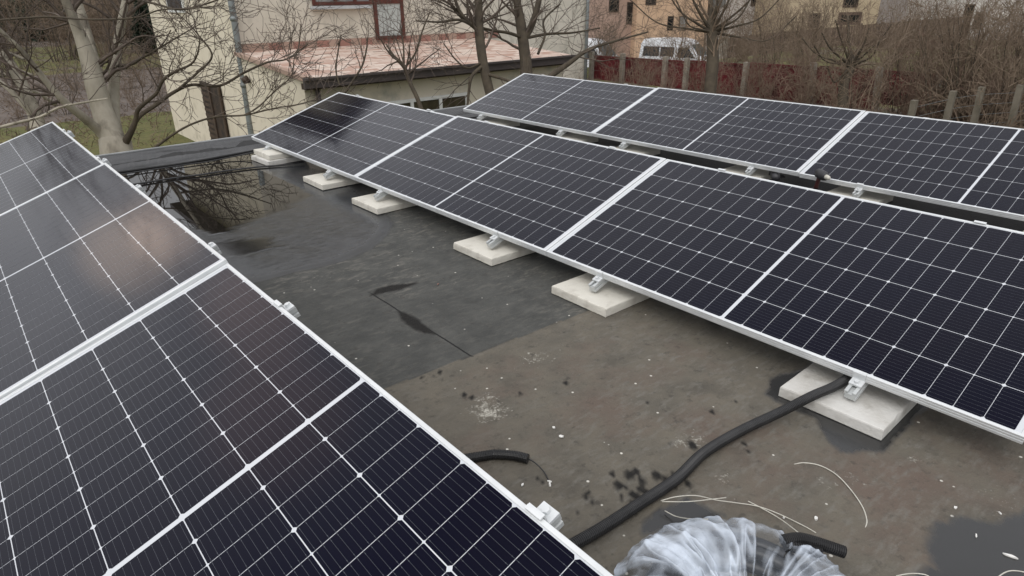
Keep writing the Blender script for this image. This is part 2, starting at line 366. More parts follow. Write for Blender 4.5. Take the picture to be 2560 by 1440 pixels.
quads = np.stack([idx[:-1, :-1], idx[:-1, 1:], idx[1:, 1:], idx[1:, :-1]], -1).reshape(-1, 4)
rme.vertices.add(ny * nx2); rme.vertices.foreach_set('co', np.stack([X, Y, Z + 2.85], -1).ravel())
rme.loops.add(quads.size); rme.loops.foreach_set('vertex_index', quads.ravel())
rme.polygons.add(len(quads)); rme.polygons.foreach_set('loop_start', np.arange(len(quads)) * 4)
rme.polygons.foreach_set('use_smooth', np.ones(len(quads), bool)); rme.update(calc_edges=True)
for nm, arr in (('film', film), ('mirror', np.maximum(mirror, 0)), ('pud', pud), ('damp_shade', damp_shade), ('lime', lime), ('sheet', sheet), ('dirt', dirt), ('rim', rim)):
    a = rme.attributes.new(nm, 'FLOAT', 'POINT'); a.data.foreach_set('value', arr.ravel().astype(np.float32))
rm_, t, p = newmat('bitumen roof felt')
co = t.nodes.new('ShaderNodeTexCoord')
def attr(nm):
    n = t.nodes.new('ShaderNodeAttribute'); n.attribute_name = nm; return n.outputs['Fac']
A = {k: attr(k) for k in ('film', 'mirror', 'pud', 'damp_shade', 'lime', 'sheet', 'dirt', 'rim')}
n_big, n_mid, n_fine, n_vf = nn(1.6), nn(7), nn(38), nn(120, 3)
mpn = t.nodes.new('ShaderNodeMapping'); mpn.inputs['Scale'].default_value = (1.0, 2.6, 1.0); mpn.inputs['Rotation'].default_value = (0, 0, R_(6)); t.links.new(co.outputs['Object'], mpn.inputs[0])
n_str = nn(16, 5, vec=mpn.outputs[0])
dark = mixn(mrange(n_mid, .35, .65), (.078, .078, .072), (.054, .055, .052))
brown = mixn(mrange(n_mid, .32, .68), (.142, .125, .098), (.106, .096, .079))
brown = mixn(mrange(n_big, .50, .64, 0, .8), brown, (.125, .092, .074))
brown = mixn(mrange(nn(3.1), .56, .72, 0, .7), brown, (.066, .060, .050))
base = mixn(A['sheet'], dark, brown)
base = mixn(math_('MULTIPLY', math_('ADD', .35, math_('MULTIPLY', A['dirt'], .65)), mrange(n_str, .50, .72, 0, .8)), base, (.165, .155, .135))
base = mixn(mrange(nn(22, 4), .60, .72, 0, .55), base, (.035, .032, .028))
base = mixn(mrange(n_fine, .56, .74, 0, .5), base, (.055, .050, .043))
base = mixn(mrange(n_vf, .60, .74, 0, .35), base, (.19, .175, .145))
limef = math_('MULTIPLY', mrange(math_('ADD', math_('ADD', math_('MULTIPLY', n_fine, .6), math_('MULTIPLY', n_vf, .4)), math_('MULTIPLY', A['lime'], .24)), .66, .80), mrange(A['lime'], .05, .4, 0, .85))
base = mixn(limef, base, (.48, .46, .40))
vo = t.nodes.new('ShaderNodeTexVoronoi'); vo.inputs['Scale'].default_value = 22; t.links.new(co.outputs['Object'], vo.inputs['Vector'])
vo.inputs['Randomness'].default_value = 1.0
spk = math_('MULTIPLY', mrange(vo.outputs['Distance'], .075, .045), mrange(vo.outputs['Color'], .93, .94)) if False else None
sepc = t.nodes.new('ShaderNodeSeparateColor'); t.links.new(vo.outputs['Color'], sepc.inputs[0])
spk = math_('MULTIPLY', mrange(math_('ADD', vo.outputs['Distance'], math_('MULTIPLY', n_vf, .08)), .165, .12), mrange(sepc.outputs[0], .87, .875))
base = mixn(math_('MULTIPLY', spk, math_('SUBTRACT', 1.0, A['mirror'])), base, (.60, .58, .52))
# the open joint between two sheets
sx = t.nodes.new('ShaderNodeSeparateXYZ'); t.links.new(co.outputs['Object'], sx.inputs[0])
jx = math_('ABSOLUTE', math_('ADD', sx.outputs[0], math_('ADD', .806, math_('MULTIPLY', math_('SUBTRACT', nn(9), .5), .012))))
jm = math_('MULTIPLY', mrange(jx, .0055, .0025), math_('MULTIPLY', mrange(sx.outputs[1], -4.645, -4.635), mrange(sx.outputs[1], -3.74, -3.80)))
base = mixn(jm, base, (.006, .006, .006))
ed = math_('ABSOLUTE', math_('ADD', sx.outputs[1], math_('ADD', 4.6625, math_('MULTIPLY', sx.outputs[0], .045))))
base = mixn(math_('MULTIPLY', mrange(ed, .014, .003), mrange(n_mid, .4, .62, 0, .75)), base, (.028, .026, .023))
# water and painted panel shade darken the felt
base = mixn(A['film'], base, mixn(mrange(n_str, .35, .65), (.028, .030, .033), (.042, .045, .049))); base = mixn(math_('MULTIPLY', A['rim'], mrange(n_mid, .3, .7, .4, .95)), base, (.018, .018, .018)); base = mixn(A['damp_shade'], base, (.022, .021, .020)); base = mixn(A['pud'], base, (.021, .021, .021))
base = mixn(A['mirror'], base, (.011, .010, .009))
t.links.new(base, p.inputs['Base Color'])
rgh = mixn(A['film'], mrange(n_mid, .3, .7, .62, .80), mrange(n_str, .35, .65, .15, .24))
rgh = mixn(math_('MULTIPLY', A['rim'], .8), rgh, .5); rgh = mixn(A['damp_shade'], rgh, .55); rgh = mixn(A['pud'], rgh, .22)
rgh = mixn(A['mirror'], rgh, .012); t.links.new(rgh, p.inputs['Roughness'])
t.links.new(mixn(math_('MULTIPLY', A['damp_shade'], math_('SUBTRACT', 1.0, A['pud'])), mrange(math_('MAXIMUM', A['film'], A['pud']), 0, 1, .30, .80), .06), p.inputs['Specular IOR Level'])
wet_any = math_('MAXIMUM', math_('MAXIMUM', A['mirror'], math_('MULTIPLY', A['film'], .97)), A['pud'])
bmp = t.nodes.new('ShaderNodeBump'); bmp.inputs['Distance'].default_value = .006
t.links.new(math_('MULTIPLY', math_('SUBTRACT', 1.0, wet_any), .55), bmp.inputs['Strength'])
t.links.new(math_('ADD', math_('ADD', n_fine, math_('MULTIPLY', n_vf, .6)), math_('MULTIPLY', n_str, 1.2)), bmp.inputs['Height']); t.links.new(bmp.outputs[0], p.inputs['Normal'])
rme.materials.append(rm_)
ro = bpy.data.objects.new('roof_deck', rme); COL.objects.link(ro); ro.parent = bld
# turned up felt edge at the far end, with its metal flashing
M['felt_edge'] = mat('felt upstand', (.075, .076, .078), (.05, .051, .053), 3, .40, .3, 25, c3=(.010, .010, .010), s3=2.4, stretch=(.8, 5, 1))
mb = MB(); n = 300; rows = []
rng = random.Random(5)
for j in range(6):
    row = []
    for i in range(n + 1):
        xx = RX0 + (RX1 - RX0) * i / n; wv = .5 + .30 * math.sin(xx * 7.1) + .2 * math.sin(xx * 17.3 + 1) + rng.uniform(-.12, .12)
        band = .018 + .13 * max(0, wv) * max(0, 1 - abs((xx + .05) / .85) ** 2.5)
        yy = (.001, .07 + .01 * wv, .165 + .012 * wv, .165 + .012 * wv + band, .33, .405)[j]
        row.append((xx, yy, 2.85 + (-.004 if j == 0 else yy * .2025 + rng.uniform(-.0025, .0025) * (j < 5))))
    rows.append(row)
for jr, (a, b) in enumerate(zip(rows, rows[1:])):
    for i in range(n): mb.face((a[i], a[i + 1], b[i + 1], b[i]), 1 if jr == 2 else 0)
M['black_felt'] = mat('black felt lap', (.010, .010, .010), (.018, .018, .018), 9, .6)
mb.build('felt_upstand', [M['felt_edge'], M['black_felt']], bld)
mb = MB(); mb.box((RX0 - .02, .405, 2.85 - .06), (RX1 + .02, .432, 2.85 + .094)); mb.build('edge_flashing', M['flash'], bld, .004)
mb = MB()
lap = crom([(RX0, -.02, 2.856), (-1.2, -.03, 2.856), (-.63, -.055, 2.856), (.15, .03, 2.857), (1.2, .03, 2.856), (RX1, .03, 2.856)], 10)
mb.tube(lap, .011, 6); mb.build('felt_lap', M['black_felt'], bld)
mb = MB(); mb.box((RX0, RY0, 0), (RX1, .40, 2.78)); mb.build('wall', M['wall_grey'], bld)
for xa in (RX1, RX0 - .025):
    mb = MB(); mb.box((xa, RY0, 2.6), (xa + .025, .43, 2.90)); mb.build('side_flashing', M['zinc'], bld)

# ------------------------------------------------------------------ solar panels
PL, PW, TILT = 2.108, 1.038, 0.3338
PITCH = 2.114
def cellmat(name, c1, c2):
    m, t2, p2 = newmat(name)
    c0 = t2.nodes.new('ShaderNodeTexCoord')
    nse = nn(1.2, 2, t2, c0.outputs['Object'])
    t2.links.new(mixn(mrange(nse, .3, .7, tt=t2), c1, c2, t2), p2.inputs['Base Color'])
    p2.inputs['Roughness'].default_value = .5; p2.inputs['Specular IOR Level'].default_value = .0
    lw = t2.nodes.new('ShaderNodeLayerWeight'); lw.inputs[0].default_value = .5        # anti-reflective glass: weak head-on, strong at a graze
    t2.links.new(mrange(lw.outputs['Facing'], .22, .66, .10, 1., tt=t2), p2.inputs['Coat Weight']); p2.inputs['Coat IOR'].default_value = 1.48
    dn = nn(90, 2, t2, c0.outputs['Object']); t2.links.new(mrange(nse, .3, .7, .065, .09, tt=t2), p2.inputs['Coat Roughness'])
    return m
M['cell'] = cellmat('silicon cell under glass', (.0036, .0040, .0125), (.0050, .0046, .0110))
M['back'] = cellmat('white backsheet under glass', (.62, .64, .67), (.58, .60, .63))
M['bus'] = cellmat('silver busbar under glass', (.085, .09, .105), (.07, .075, .09))
# panel frame of reference: u along -Y (0..PL), v up the slope (0..PW), n out of the glass
def P3(u, v, n): return (v, -u, n)
def panel_meshes():
    g = MB(); e = .011
    g.face([P3(u, v, -.0025) for u, v in ((e, e), (PL - e, e), (PL - e, PW - e), (e, PW - e))][::-1], 1)
    cu, cv, gu, gv = .0832, .1660, .0017, .0026
    midgap = .016; blk = 12 * cu + 11 * gu; mu = (PL - 2 * blk - midgap) / 2; mv = (PW - 6 * cv - 5 * gv) / 2
    ch = .0062
    for h in range(2):
        for i in range(12):
            u0 = mu + h * (blk + midgap) + i * (cu + gu); u1 = u0 + cu
            for j in range(6):
                v0 = mv + j * (cv + gv); v1 = v0 + cv
                a = ch if i % 2 == h % 2 else ch * .45; b = ch if i % 2 != h % 2 else ch * .45
                q = [(u0 + a, v0), (u1 - b, v0), (u1, v0 + b), (u1, v1 - b), (u1 - b, v1), (u0 + a, v1), (u0, v1 - a), (u0, v0 + a)]
                g.face([P3(u, v, -.0021) for u, v in q][::-1], 0)
        for j in range(6):
            for k in range(10):
                vv = mv + j * (cv + gv) + cv * (k + .5) / 10; ua = mu + h * (blk + midgap) + .004; ub = ua + blk - .008
                g.face([P3(u, v, -.0018) for u, v in ((ua, vv - .00033), (ub, vv - .00033), (ub, vv + .00033), (ua, vv + .00033))][::-1], 2)
                for i in range(12):
                    for dd in (.008, cu - .008):
                        uc = mu + h * (blk + midgap) + i * (cu + gu) + dd
                        g.face([P3(u, v, -.0016) for u, v in ((uc - .0016, vv - .0008), (uc + .0016, vv - .0008), (uc + .0016, vv + .0008), (uc - .0016, vv + .0008))][::-1], 2)
    f = MB()
    # each side: outer web with two grooves, top lip, bottom flange
    prof = [(0, -.035), (0, -.024), (.0012, -.023), (.0012, -.0215), (0, -.0205), (0, -.012), (.0012, -.011), (.0012, -.0095), (0, -.0085), (0, -.001), (.001, 0), (.0105, 0), (.0112, -.0008), (.0112, -.0035), (.0025, -.0035), (.0025, -.033), (.025, -.033), (.025, -.035)]
    f.prism(prof, lambda a, b, k: Vector(P3(a if k == 0 else PL - a, a, b)))
    f.prism(prof, lambda a, b, k: Vector(P3(a if k == 1 else PL - a, PW - a, b)))
    f.prism(prof, lambda a, b, k: Vector(P3(a, a if k == 1 else PW - a, b)))
    f.prism(prof, lambda a, b, k: Vector(P3(PL - a, a if k == 0 else PW - a, b)))
    return g.mesh('cell_sheet', [M['cell'], M['back'], M['bus']]), f.mesh('frame', M['alu'])
cs_me, fr_me = panel_meshes()
ROW = {'M': (0, 0), 'R': (2.5277, -.0766), 'L': (-2.5447, .0708)}
dz = dict(M0=(0, -.0142), M1=(.0009, -.0021), M2=(.0086 - .0075, -.0057), R0=(.0048 - .002, -.007), R1=(.0072 - .002, .0062), R2=(-.0052, .0122), L0=(-.0055, -.0142), L1=(.0154 - .008, .0122), L2=(-.0116 + .005, .0125 - .01))
dz = {k: (a * .6, b * .6) for k, (a, b) in dz.items()}
rowtxt = {'L': 'nearest row at the left of the photo', 'M': 'middle row beside the bare roof strip', 'R': 'back row nearest the red fence'}
ptxt = {'L0': 'far solar panel of the left row, next to the walnut tree', 'L1': 'second solar panel of the left row, with peach glow on its glass', 'L2': 'closest solar panel of the left row, filling the lower left corner',
        'M0': 'far solar panel of the middle row, by the felt roof edge', 'M1': 'central solar panel of the middle row, between the far and near panel', 'M2': 'near solar panel of the middle row, above the slab with black conduit',
        'R0': 'far solar panel of the back row, mirroring two tree trunks', 'R1': 'central solar panel of the back row, in front of the red fence', 'R2': 'near solar panel of the back row, cut by the right picture edge'}
BY = {'M': [(-.42, 0), (-1.695, 1), (-2.50, 2), (-3.80, 3), (-4.605, 4), (-5.85, 5)], 'R': [(-.433, 0), (-1.76, 1), (-2.60, 2), (-3.91, 3), (-4.75, 4), (-5.9, 5)], 'L': [(-.53, 0), (-1.81, 1), (-2.66, 2), (-3.87, 3), (-4.633, 4), (-5.86, 5)]}
for r, (ox, oy) in ROW.items():
    for k in range(3):
        d_, ta = dz['%s%d' % (r, k)]
        o = thing('solar_panel', ptxt['%s%d' % (r, k)], 'solar panel', (ox, oy - k * PITCH - .0, .15 + d_), (0, -(TILT + ta), 0), 'solar panels on the flat roof')
        for nm, me in (('frame', fr_me), ('cell_sheet', cs_me)):
            c = bpy.data.objects.new(nm, me); COL.objects.link(c); c.parent = o
# mounting triangles: slotted inclined rail, back post, end clamps
def rail_prof():      # (across y, height n) open slot on top
    return [(-.02, -.036), (.02, -.036), (.02, -.024), (.015, -.022), (.015, -.016), (.02, -.014), (.02, 0), (.008, 0), (.008, -.006), (.013, -.006), (.013, -.011), (-.013, -.011), (-.013, -.006), (-.008, -.006), (-.008, 0), (-.02, 0), (-.02, -.014), (-.015, -.016), (-.015, -.022), (-.02, -.024)]
def mount_meshes():
    c, s_ = math.cos(TILT), math.sin(TILT)
    toW = lambda v, y, n: Vector((v * c - n * s_, y, v * s_ + n * c))
    a = MB(); top = -.0355
    a.prism(rail_prof(), lambda y, n, k: toW((-.068, PW + .036)[k], y, top + n))
    rail = a.mesh('inclined_rail', M['alu_side'])
    b = MB(); b.box((PW * c - .12, -.018, -.149), (PW * c - .08, .018, .15 + .07)); post = b.mesh('back_post', M['alu_side'])
    def clamp(v0, sgn):
        q = MB(); w_ = .022
        q.box((v0 if sgn > 0 else v0 - .004, -w_, -.0345), (v0 + .004 if sgn > 0 else v0, w_, .0035))
        q.box((v0 - .010 if sgn > 0 else v0, -w_, .0008), (v0 if sgn > 0 else v0 + .010, w_, .0045))
        q.box((v0 + .004 if sgn > 0 else v0 - .034, -w_, -.0345), (v0 + .034 if sgn > 0 else v0 - .004, w_, -.027))
        x_ = v0 + sgn * .020
        pts = [(x_ + .0085 * math.cos(i * math.pi / 3), .0085 * math.sin(i * math.pi / 3)) for i in range(6)]
        q.prism(pts, lambda aa, bb, k: Vector((aa, bb, (-.027, -.017)[k])))
        q.v = [tuple(toW(*vv)) for vv in q.v]
        return q.mesh('end_clamp', M['alu'])
    return rail, post, clamp(-.0005, -1), clamp(PW + .0005, 1)
rail_me, post_me, cl_me, ch_me = mount_meshes()
bl = {'M': ['standing on the doubled far slab', 'second from the far end', 'third from the far end', 'fourth from the far end', 'on the slab beside the sheet joint', 'on the slab crossed by black conduit'],
      'R': ['far end, beside the annex window', 'second from far end', 'third from far end', 'fourth from far end, near the cordless drill', 'on the pale slab right of the drill', 'hidden behind the middle row'],
      'L': ['its tip beside the walnut trunk', 'its tip over the far felt edge', 'its tip over the puddle edge', 'its tip over the wet felt', 'its tip over the dry grey felt', 'its tip nearest the plastic bag']}
rn = {'M': 'middle', 'R': 'back', 'L': 'left'}
slab_lab = {'M': ['upper of the two stacked slabs under the far end of the middle row', 'pale concrete slab with its corner beside the puddle', 'pale concrete slab third from the far end of the middle row', 'pale concrete slab with front corner on bare grey felt', 'pale concrete slab lying across the felt sheet joint', 'stained concrete slab in a dark puddle under the black conduit'],
            'R': ['pale slab under the far end of the back row', 'pale slab second from far end in the back row gap', 'pale slab third from far end in the back row gap', 'pale slab under the dark work glove', 'pale slab right of the cordless drill in the gap', 'pale slab of the back row hidden by the middle row']}
def slab_mesh(seed, sx=.366, sy=.366, h=.044):
    rg = random.Random(seed); mb = MB(); n = 14
    loop = []
    for e in range(4):
        for i in range(n):
            f_ = i / n
            x, y = ((f_ - .5) * sx, -.5 * sy) if e == 0 else (.5 * sx, (f_ - .5) * sy) if e == 1 else ((.5 - f_) * sx, .5 * sy) if e == 2 else (-.5 * sx, (.5 - f_) * sy)
            loop.append((x, y))
    levels = [(0, .002), (.003, -.0005), (h * .5, 0), (h - .006, .0006), (h - .0015, .0028), (h, .0065)]
    N = len(loop); vs = []
    chip = [max(0, rg.gauss(-.3, .6)) * .004 for _ in range(N)]
    for li, (z, ins) in enumerate(levels):
        for i, (x, y) in enumerate(loop):
            k = ins + rg.uniform(0, .0007) + (chip[i] if li in (0, 3, 4) else 0) * (.8 if li != 0 else 1.2)
            L = math.hypot(x, y); vs.append((x - x / L * k, y - y / L * k, z))
    fs = [(l * N + i, l * N + (i + 1) % N, (l + 1) * N + (i + 1) % N, (l + 1) * N + i) for l in range(len(levels) - 1) for i in range(N)]
    fs.append(tuple(range((len(levels) - 1) * N, len(levels) * N))); fs.append(tuple(range(N - 1, -1, -1)))
    mb.raw(vs, fs); return mb
for r, lst in BY.items():
    ox = ROW[r][0]
    for (yy, k) in lst:
        o = thing('mounting_bracket', 'aluminium mounting bracket of the %s row, %s' % (rn[r], bl[r][k]), 'bracket', (ox, yy, .15), (0, 0, 0), 'aluminium brackets under the solar panels')
        for nm, me in (('inclined_rail', rail_me), ('back_post', post_me), ('end_clamp', cl_me), ('end_clamp', ch_me)):
            c = bpy.data.objects.new(nm, me); COL.objects.link(c); c.parent = o
SY = {'M': [-.50, -1.62, -2.465, -3.735, -4.585, -5.815], 'R': [-.60, -1.83, -2.62, -3.80, -4.70, -5.9]}
for r in ('M', 'R'):
    for k, yy in enumerate(SY[r]):
        ox = ROW[r][0]; xx = ox - .123 + .183 + (.0 if r == 'M' else .05)
        mb = slab_mesh(k * 7 + (r == 'R') * 50)
        o = mb.build('concrete_slab', M['slab_wet'] if (r, k) == ('M', 5) else M['slab'])
        zz = .0035
        if (r, k) == ('M', 0): zz = .049; xx += .02
        o.location = (xx, yy, zz); o.rotation_euler = (0, 0, R_(random.Random(k * 3).uniform(-1.2, 1.2)))
        tag(o, slab_lab[r][k], 'slab', 'pale concrete slabs weighing down the brackets')
o = slab_mesh(99).build('concrete_slab', M['slab_wet']); o.location = (.045, -.52, .002); o.rotation_euler = (0, 0, R_(3))
tag(o, 'lower of the two stacked slabs, darker and standing in the puddle', 'slab', 'pale concrete slabs weighing down the brackets')

# ------------------------------------------------------------------ conduits, wires, coil in its bag
def on(px, py, z): return onz(px, py, z)
mb = MB()
corrugated(mb, [(-1.62, -5.60, .024), (-1.4, -5.63, .024), on(1480, 1335, .024), on(1590, 1265, .024), on(1690, 1198, .024), on(1760, 1132, .024), on(1850, 1078, .026), on(1945, 1033, .040), on(2030, 990, .072), on(2110, 952, .078), (.42, -5.79, .072), (.8, -5.9, .03)], .0178, .0060, .0016)
tag(mb.build('conduit', M['black_rubber']), 'long black corrugated conduit snaking from the left row onto a wet slab', 'conduit')
mb = MB(); corrugated(mb, [(-1.45, -5.06, .02), on(1205, 1140, .018), on(1240, 1136, .018), on(1285, 1139, .018), on(1320, 1147, .018)], .0165, .0055, .0018)
so = mb.build('conduit', M['black_rubber']); tag(so, 'short black conduit stub poking out under the left row', 'conduit')
mb = MB(); mb.tube(crom([on(1312, 1144, .018), on(1335, 1155, .02), on(1357, 1176, .012), on(1369, 1196, .006), on(1374, 1206, .004)], 6), .0021, 6); mb.build('wire', M['black_rubber'], so)
mb = MB(); mb.tube([on(1374, 1204, .005), on(1375, 1216, .004)], .0035, 6); mb.build('wire_end', M['white_scrap'], so)
def wire(pts, label, r=.0016, m='wire'):
    mb = MB(); mb.tube(crom([on(*q) for q in pts], 10), r, 5)
    return tag(mb.build('wire', M[m]), label, 'wire', 'loose wires lying on the roof')
wire([(1985, 1161, .002), (2010, 1157, .004), (2050, 1164, .006), (2090, 1186, .008), (2125, 1222, .008), (2155, 1265, .006), (2167, 1300, .004), (2163, 1320, .002)], 'pale arched wire alone on the brown felt right of the bag', .0019)
wire([(1652, 1252, .03), (1690, 1242, .05), (1740, 1239, .05), (1790, 1250, .03), (1840, 1257, .02), (1895, 1266, .012), (1950, 1286, .01), (2010, 1315, .006), (2040, 1332, .004)], 'pale wire running from the conduit past the plastic bag to bare felt')
wire([(1655, 1254, .03), (1720, 1254, .045), (1790, 1247, .03), (1815, 1244, .02)], 'short pale wire curling just above the others beside the conduit')
wire([(1870, 1253, .01), (1900, 1268, .012), (1950, 1297, .02), (2000, 1335, .06), (2030, 1362, .07)], 'pale wire dropping onto the loose conduit end')
wire([(1662, 1277, .01), (1690, 1291, .02), (1725, 1297, .06), (1770, 1298, .10)], 'pale wire laid over the top of the plastic bag')
wire([(2240, 1440, .003), (2275, 1434, .004), (2310, 1436, .004), (2330, 1446, .003)], 'pale wire loop at the bottom edge before the puddle')
wire([(2490, 1446, .003), (2515, 1430, .004), (2540, 1427, .004), (2580, 1434, .003)], 'pale wire end lying in the corner puddle')
wire([(667, 373, .085), (600, 388, .03), (520, 404, .014), (470, 411, .012), (300, 436, .012)], 'thin black cable from the far slab over the puddle edge', .006, 'black_rubber')
wire([(760, 405, .02), (700, 413, .012), (640, 418, .010), (560, 428, .010), (500, 437, .010), (430, 446, .010), (330, 462, .010)], 'black cable lying in the puddle below the stacked slabs', .008, 'black_rubber')

BC = Vector((-1.085, -6.075, 0.0)); BR, BT = .195, .075
coil = thing('conduit_coil', 'coil of black corrugated conduit inside the white plastic bag, two ends out', 'conduit', BC)
mb = MB(); rg = random.Random(3)
pts = []
for i in range(0, 5 * 36):
    a = i / 36 * 2 * math.pi; lay = i // 36
    rr = BR + (-.035, .0, .034, -.018, .018)[lay] * .9; zz = (.022, .022, .022, .056, .056)[lay]
    pts.append((rr * math.cos(a), rr * math.sin(a), zz))
mb.tube(pts, .017, 8); mb.build('loops', M['black_rubber'], coil)
mb = MB(); q = [on(1958, 1352, .09), on(2000, 1347, .085), on(2050, 1360, .07), on(2110, 1380, .055)]
corrugated(mb, [p_ - BC for p_ in q], .0165, .0056, .003, 12); mb.build('loose_end', M['black_rubber'], coil)
mb = MB(); q = [on(1962, 1362, .08), on(2000, 1370, .075), on(2050, 1383, .06)]
corrugated(mb, [p_ - BC for p_ in q], .0165, .0056, .003, 12); mb.build('loose_end', M['black_rubber'], coil)
# bag: thin pleated film drawn over the coil and gathered in the middle
fm, t, p = newmat('cloudy plastic film')
co = t.nodes.new('ShaderNodeTexCoord')
p.inputs['Base Color'].default_value = (.66, .73, .83, 1); p.inputs['Roughness'].default_value = .16
p.inputs['Specular IOR Level'].default_value = .6
pa = t.nodes.new('ShaderNodeAttribute'); pa.attribute_name = 'pleat'
np_ = nn(26, 5)
al = math_('ADD', mrange(pa.outputs['Fac'], 0, 1, .30, 1.0), math_('MULTIPLY', math_('SUBTRACT', np_, .5), .45))
t.links.new(mrange(math_('ADD', al, math_('MULTIPLY', math_('SUBTRACT', nn(7, 3), .55), .9)), .26, 1.08, .06, .95), p.inputs['Alpha'])
bp = t.nodes.new('ShaderNodeBump'); bp.inputs['Strength'].default_value = .6; bp.inputs['Distance'].default_value = .01
t.links.new(nn(40, 4), bp.inputs['Height']); t.links.new(bp.outputs[0], p.inputs['Normal'])
NA, NR = 540, 70
A_, J_ = np.meshgrid(np.arange(NA) * 2 * np.pi / NA, np.arange(NR + 1) / NR)
ca, sa_ = np.cos(A_), np.sin(A_)
def ring_noise(f, seed, k): return fbm(ca * 2.0 + 7 + J_ * k * .4, sa_ * 2.0 + 7 + J_ * k, f, seed, 2)
# profile from outer foot over the crown down the inside to the gathered middle
tt_ = J_; phi = np.pi * (1.12 - 1.45 * np.minimum(1, tt_ / .72))   # angle round the tube
rad_ = np.where(tt_ < .72, BR + .02 - (BT + .006) * np.cos(phi) * -1, 0)
tube_r = BT + .010
phi_o = -.35 + np.minimum(1, tt_ / .70) * (np.pi + .15)
rad_ = BR + tube_r * np.cos(phi_o) * 1.05; hgt = .045 + tube_r * .68 * np.sin(phi_o)
inn = np.clip((tt_ - .70) / .30, 0, 1)
r_end = rad_[int(.70 * NR), 0]; h_end = hgt[int(.70 * NR), 0]
rad_ = np.where(tt_ > .70, r_end * (1 - inn) + .004, rad_); hgt = np.where(tt_ > .70, h_end * (1 - inn) ** 1.3 + .022 * inn, hgt)
pleat = ring_noise(.9, 5, .8) * 1.5 + ring_noise(2.3, 9, .7) * 1.0 + .34 * np.exp(-(ring_noise(1.6, 17, 1.0) / .05) ** 2) + .26 * np.exp(-(ring_noise(2.9, 23, .7) / .045) ** 2) - .15
amp = .016 * (.35 + .65 * np.sin(np.clip(tt_, 0, 1) * np.pi)) * (1 - .8 * inn)
rad_ = rad_ + amp * pleat; hgt = np.maximum(.003, hgt + amp * pleat * 1.1 + .022 * fbm(ca * 2 + 3, sa_ * 2 + J_, 2, 33, 2))
bx0 = rad_ * ca; by0 = rad_ * sa_
crum = np.exp(-(fbm(bx0 + 3, by0 + 3, 9, 61, 2) / .06) ** 2) * .7 + np.exp(-(fbm(bx0 + 5, by0 + 1, 16, 67, 2) / .06) ** 2) * .45
hgt = np.maximum(.003, hgt + .0075 * (crum - .45) * (1 - .7 * inn) + .012 * fbm(bx0, by0, 7, 71, 2)); rad_ = rad_ + .005 * (crum - .4) * (1 - inn)
sk = np.clip(1 - tt_ / .07, 0, 1); rad_ = rad_ + sk * (.035 + .05 * ring_noise(1.3, 73, 0) + .02 * ring_noise(4, 74, 0)); hgt = hgt * (1 - sk) + sk * (.004 + .03 * np.maximum(0, ring_noise(3, 75, 0)))
# torn open sector to the right, where the conduit ends come out
bx = rad_ * ca; by = rad_ * sa_
vs = np.stack([bx, by, hgt], -1).reshape(-1, 3)
fs = []
open_a = math.degrees(math.atan2(on(2040, 1370, .07).y - BC.y, on(2040, 1370, .07).x - BC.x)) % 360
for j in range(NR):
    for i in range(NA):
        a = (i - open_a + 180) % 360 - 180
        wdt = 10 + 12 * math.sin(j * .5) * .3
        if j < NR * .46 and -wdt < a < wdt * .6: continue
        fs.append((j * NA + i, j * NA + (i + 1) % NA, (j + 1) * NA + (i + 1) % NA, (j + 1) * NA + i))
mb = MB(); mb.raw(vs.tolist(), fs, 0, True)
bag = mb.build('plastic_bag', fm); bag.location = BC
cre = lambda f, sd_, k, wd: np.exp(-(ring_noise(f, sd_, k) / wd) ** 2)       # thin wandering creases
pv = np.clip(.34 + 1.0 * ring_noise(1.5, 41, .8) + .2 * ring_noise(6, 43, .7) + .50 * cre(1.6, 17, 1.0, .035) + .45 * cre(2.9, 23, .7, .03), 0, 1)
pv = np.clip(pv + .35 * (crum - .4), 0, 1)
pv = np.maximum(pv, inn * (.60 + .4 * cre(4, 47, .5, .06)))
a = bag.data.attributes.new('pleat', 'FLOAT', 'POINT'); a.data.foreach_set('value', pv.ravel().astype(np.float32))
tag(bag, 'crumpled cloudy white plastic bag wrapped round a conduit coil', 'bag')

# scraps
def scrap(px, py, L, W_, ang, label):
    rg = random.Random(px); mb = MB(); pts = []
    for i in range(9):
        a = i / 9 * 2 * math.pi; k = rg.uniform(.8, 1.15); pts.append((L * .5 * math.cos(a) * k, W_ * .5 * math.sin(a) * k))
    mb.prism(pts, lambda a, b, k: Vector((a, b, (0.0, .0025)[k] + (.003 * rg.random() if k else 0))))
    o = mb.build('white_scrap', M['white_scrap']); o.location = on(px, py, .004); o.rotation_euler = (0, 0, R_(ang))
    return tag(o, label, 'scrap', 'white scraps littering the felt')
scrap(2524, 1391, .036, .008, -78, 'long white strip lying on the corner puddle')
scrap(2040, 1297, .014, .010, 20, 'oval white chip on brown felt right of the bag')
scrap(1403, 1092, .012, .016, 40, 'white chip above the conduit stub')
scrap(1385, 1070, .010, .012, 10, 'small white chip farther from the stub')
scrap(1374, 1205, .006, .016, 30, 'white crumb by the end of the stub wire')
scrap(1306, 1213, .014, .007, 20, 'white flake close to the left row clamp')
scrap(2440, 1341, .014, .004, 20, 'white sliver at the shore of the corner puddle')
scrap(2500, 1284, .012, .004, 60, 'white sliver on felt above the corner puddle')
scrap(2388, 1270, .012, .008, 10, 'white chip left above the corner puddle')
scrap(1960, 1295, .008, .006, 0, 'tiny white chip beside the dropping wire')
rc = scrap(1095, 711, .016, .006, 30, 'reddish chip far up on the grey felt')
rc.data.materials[0] = M['red_tile']; rc.name = 'brick_chip'; del rc['group']

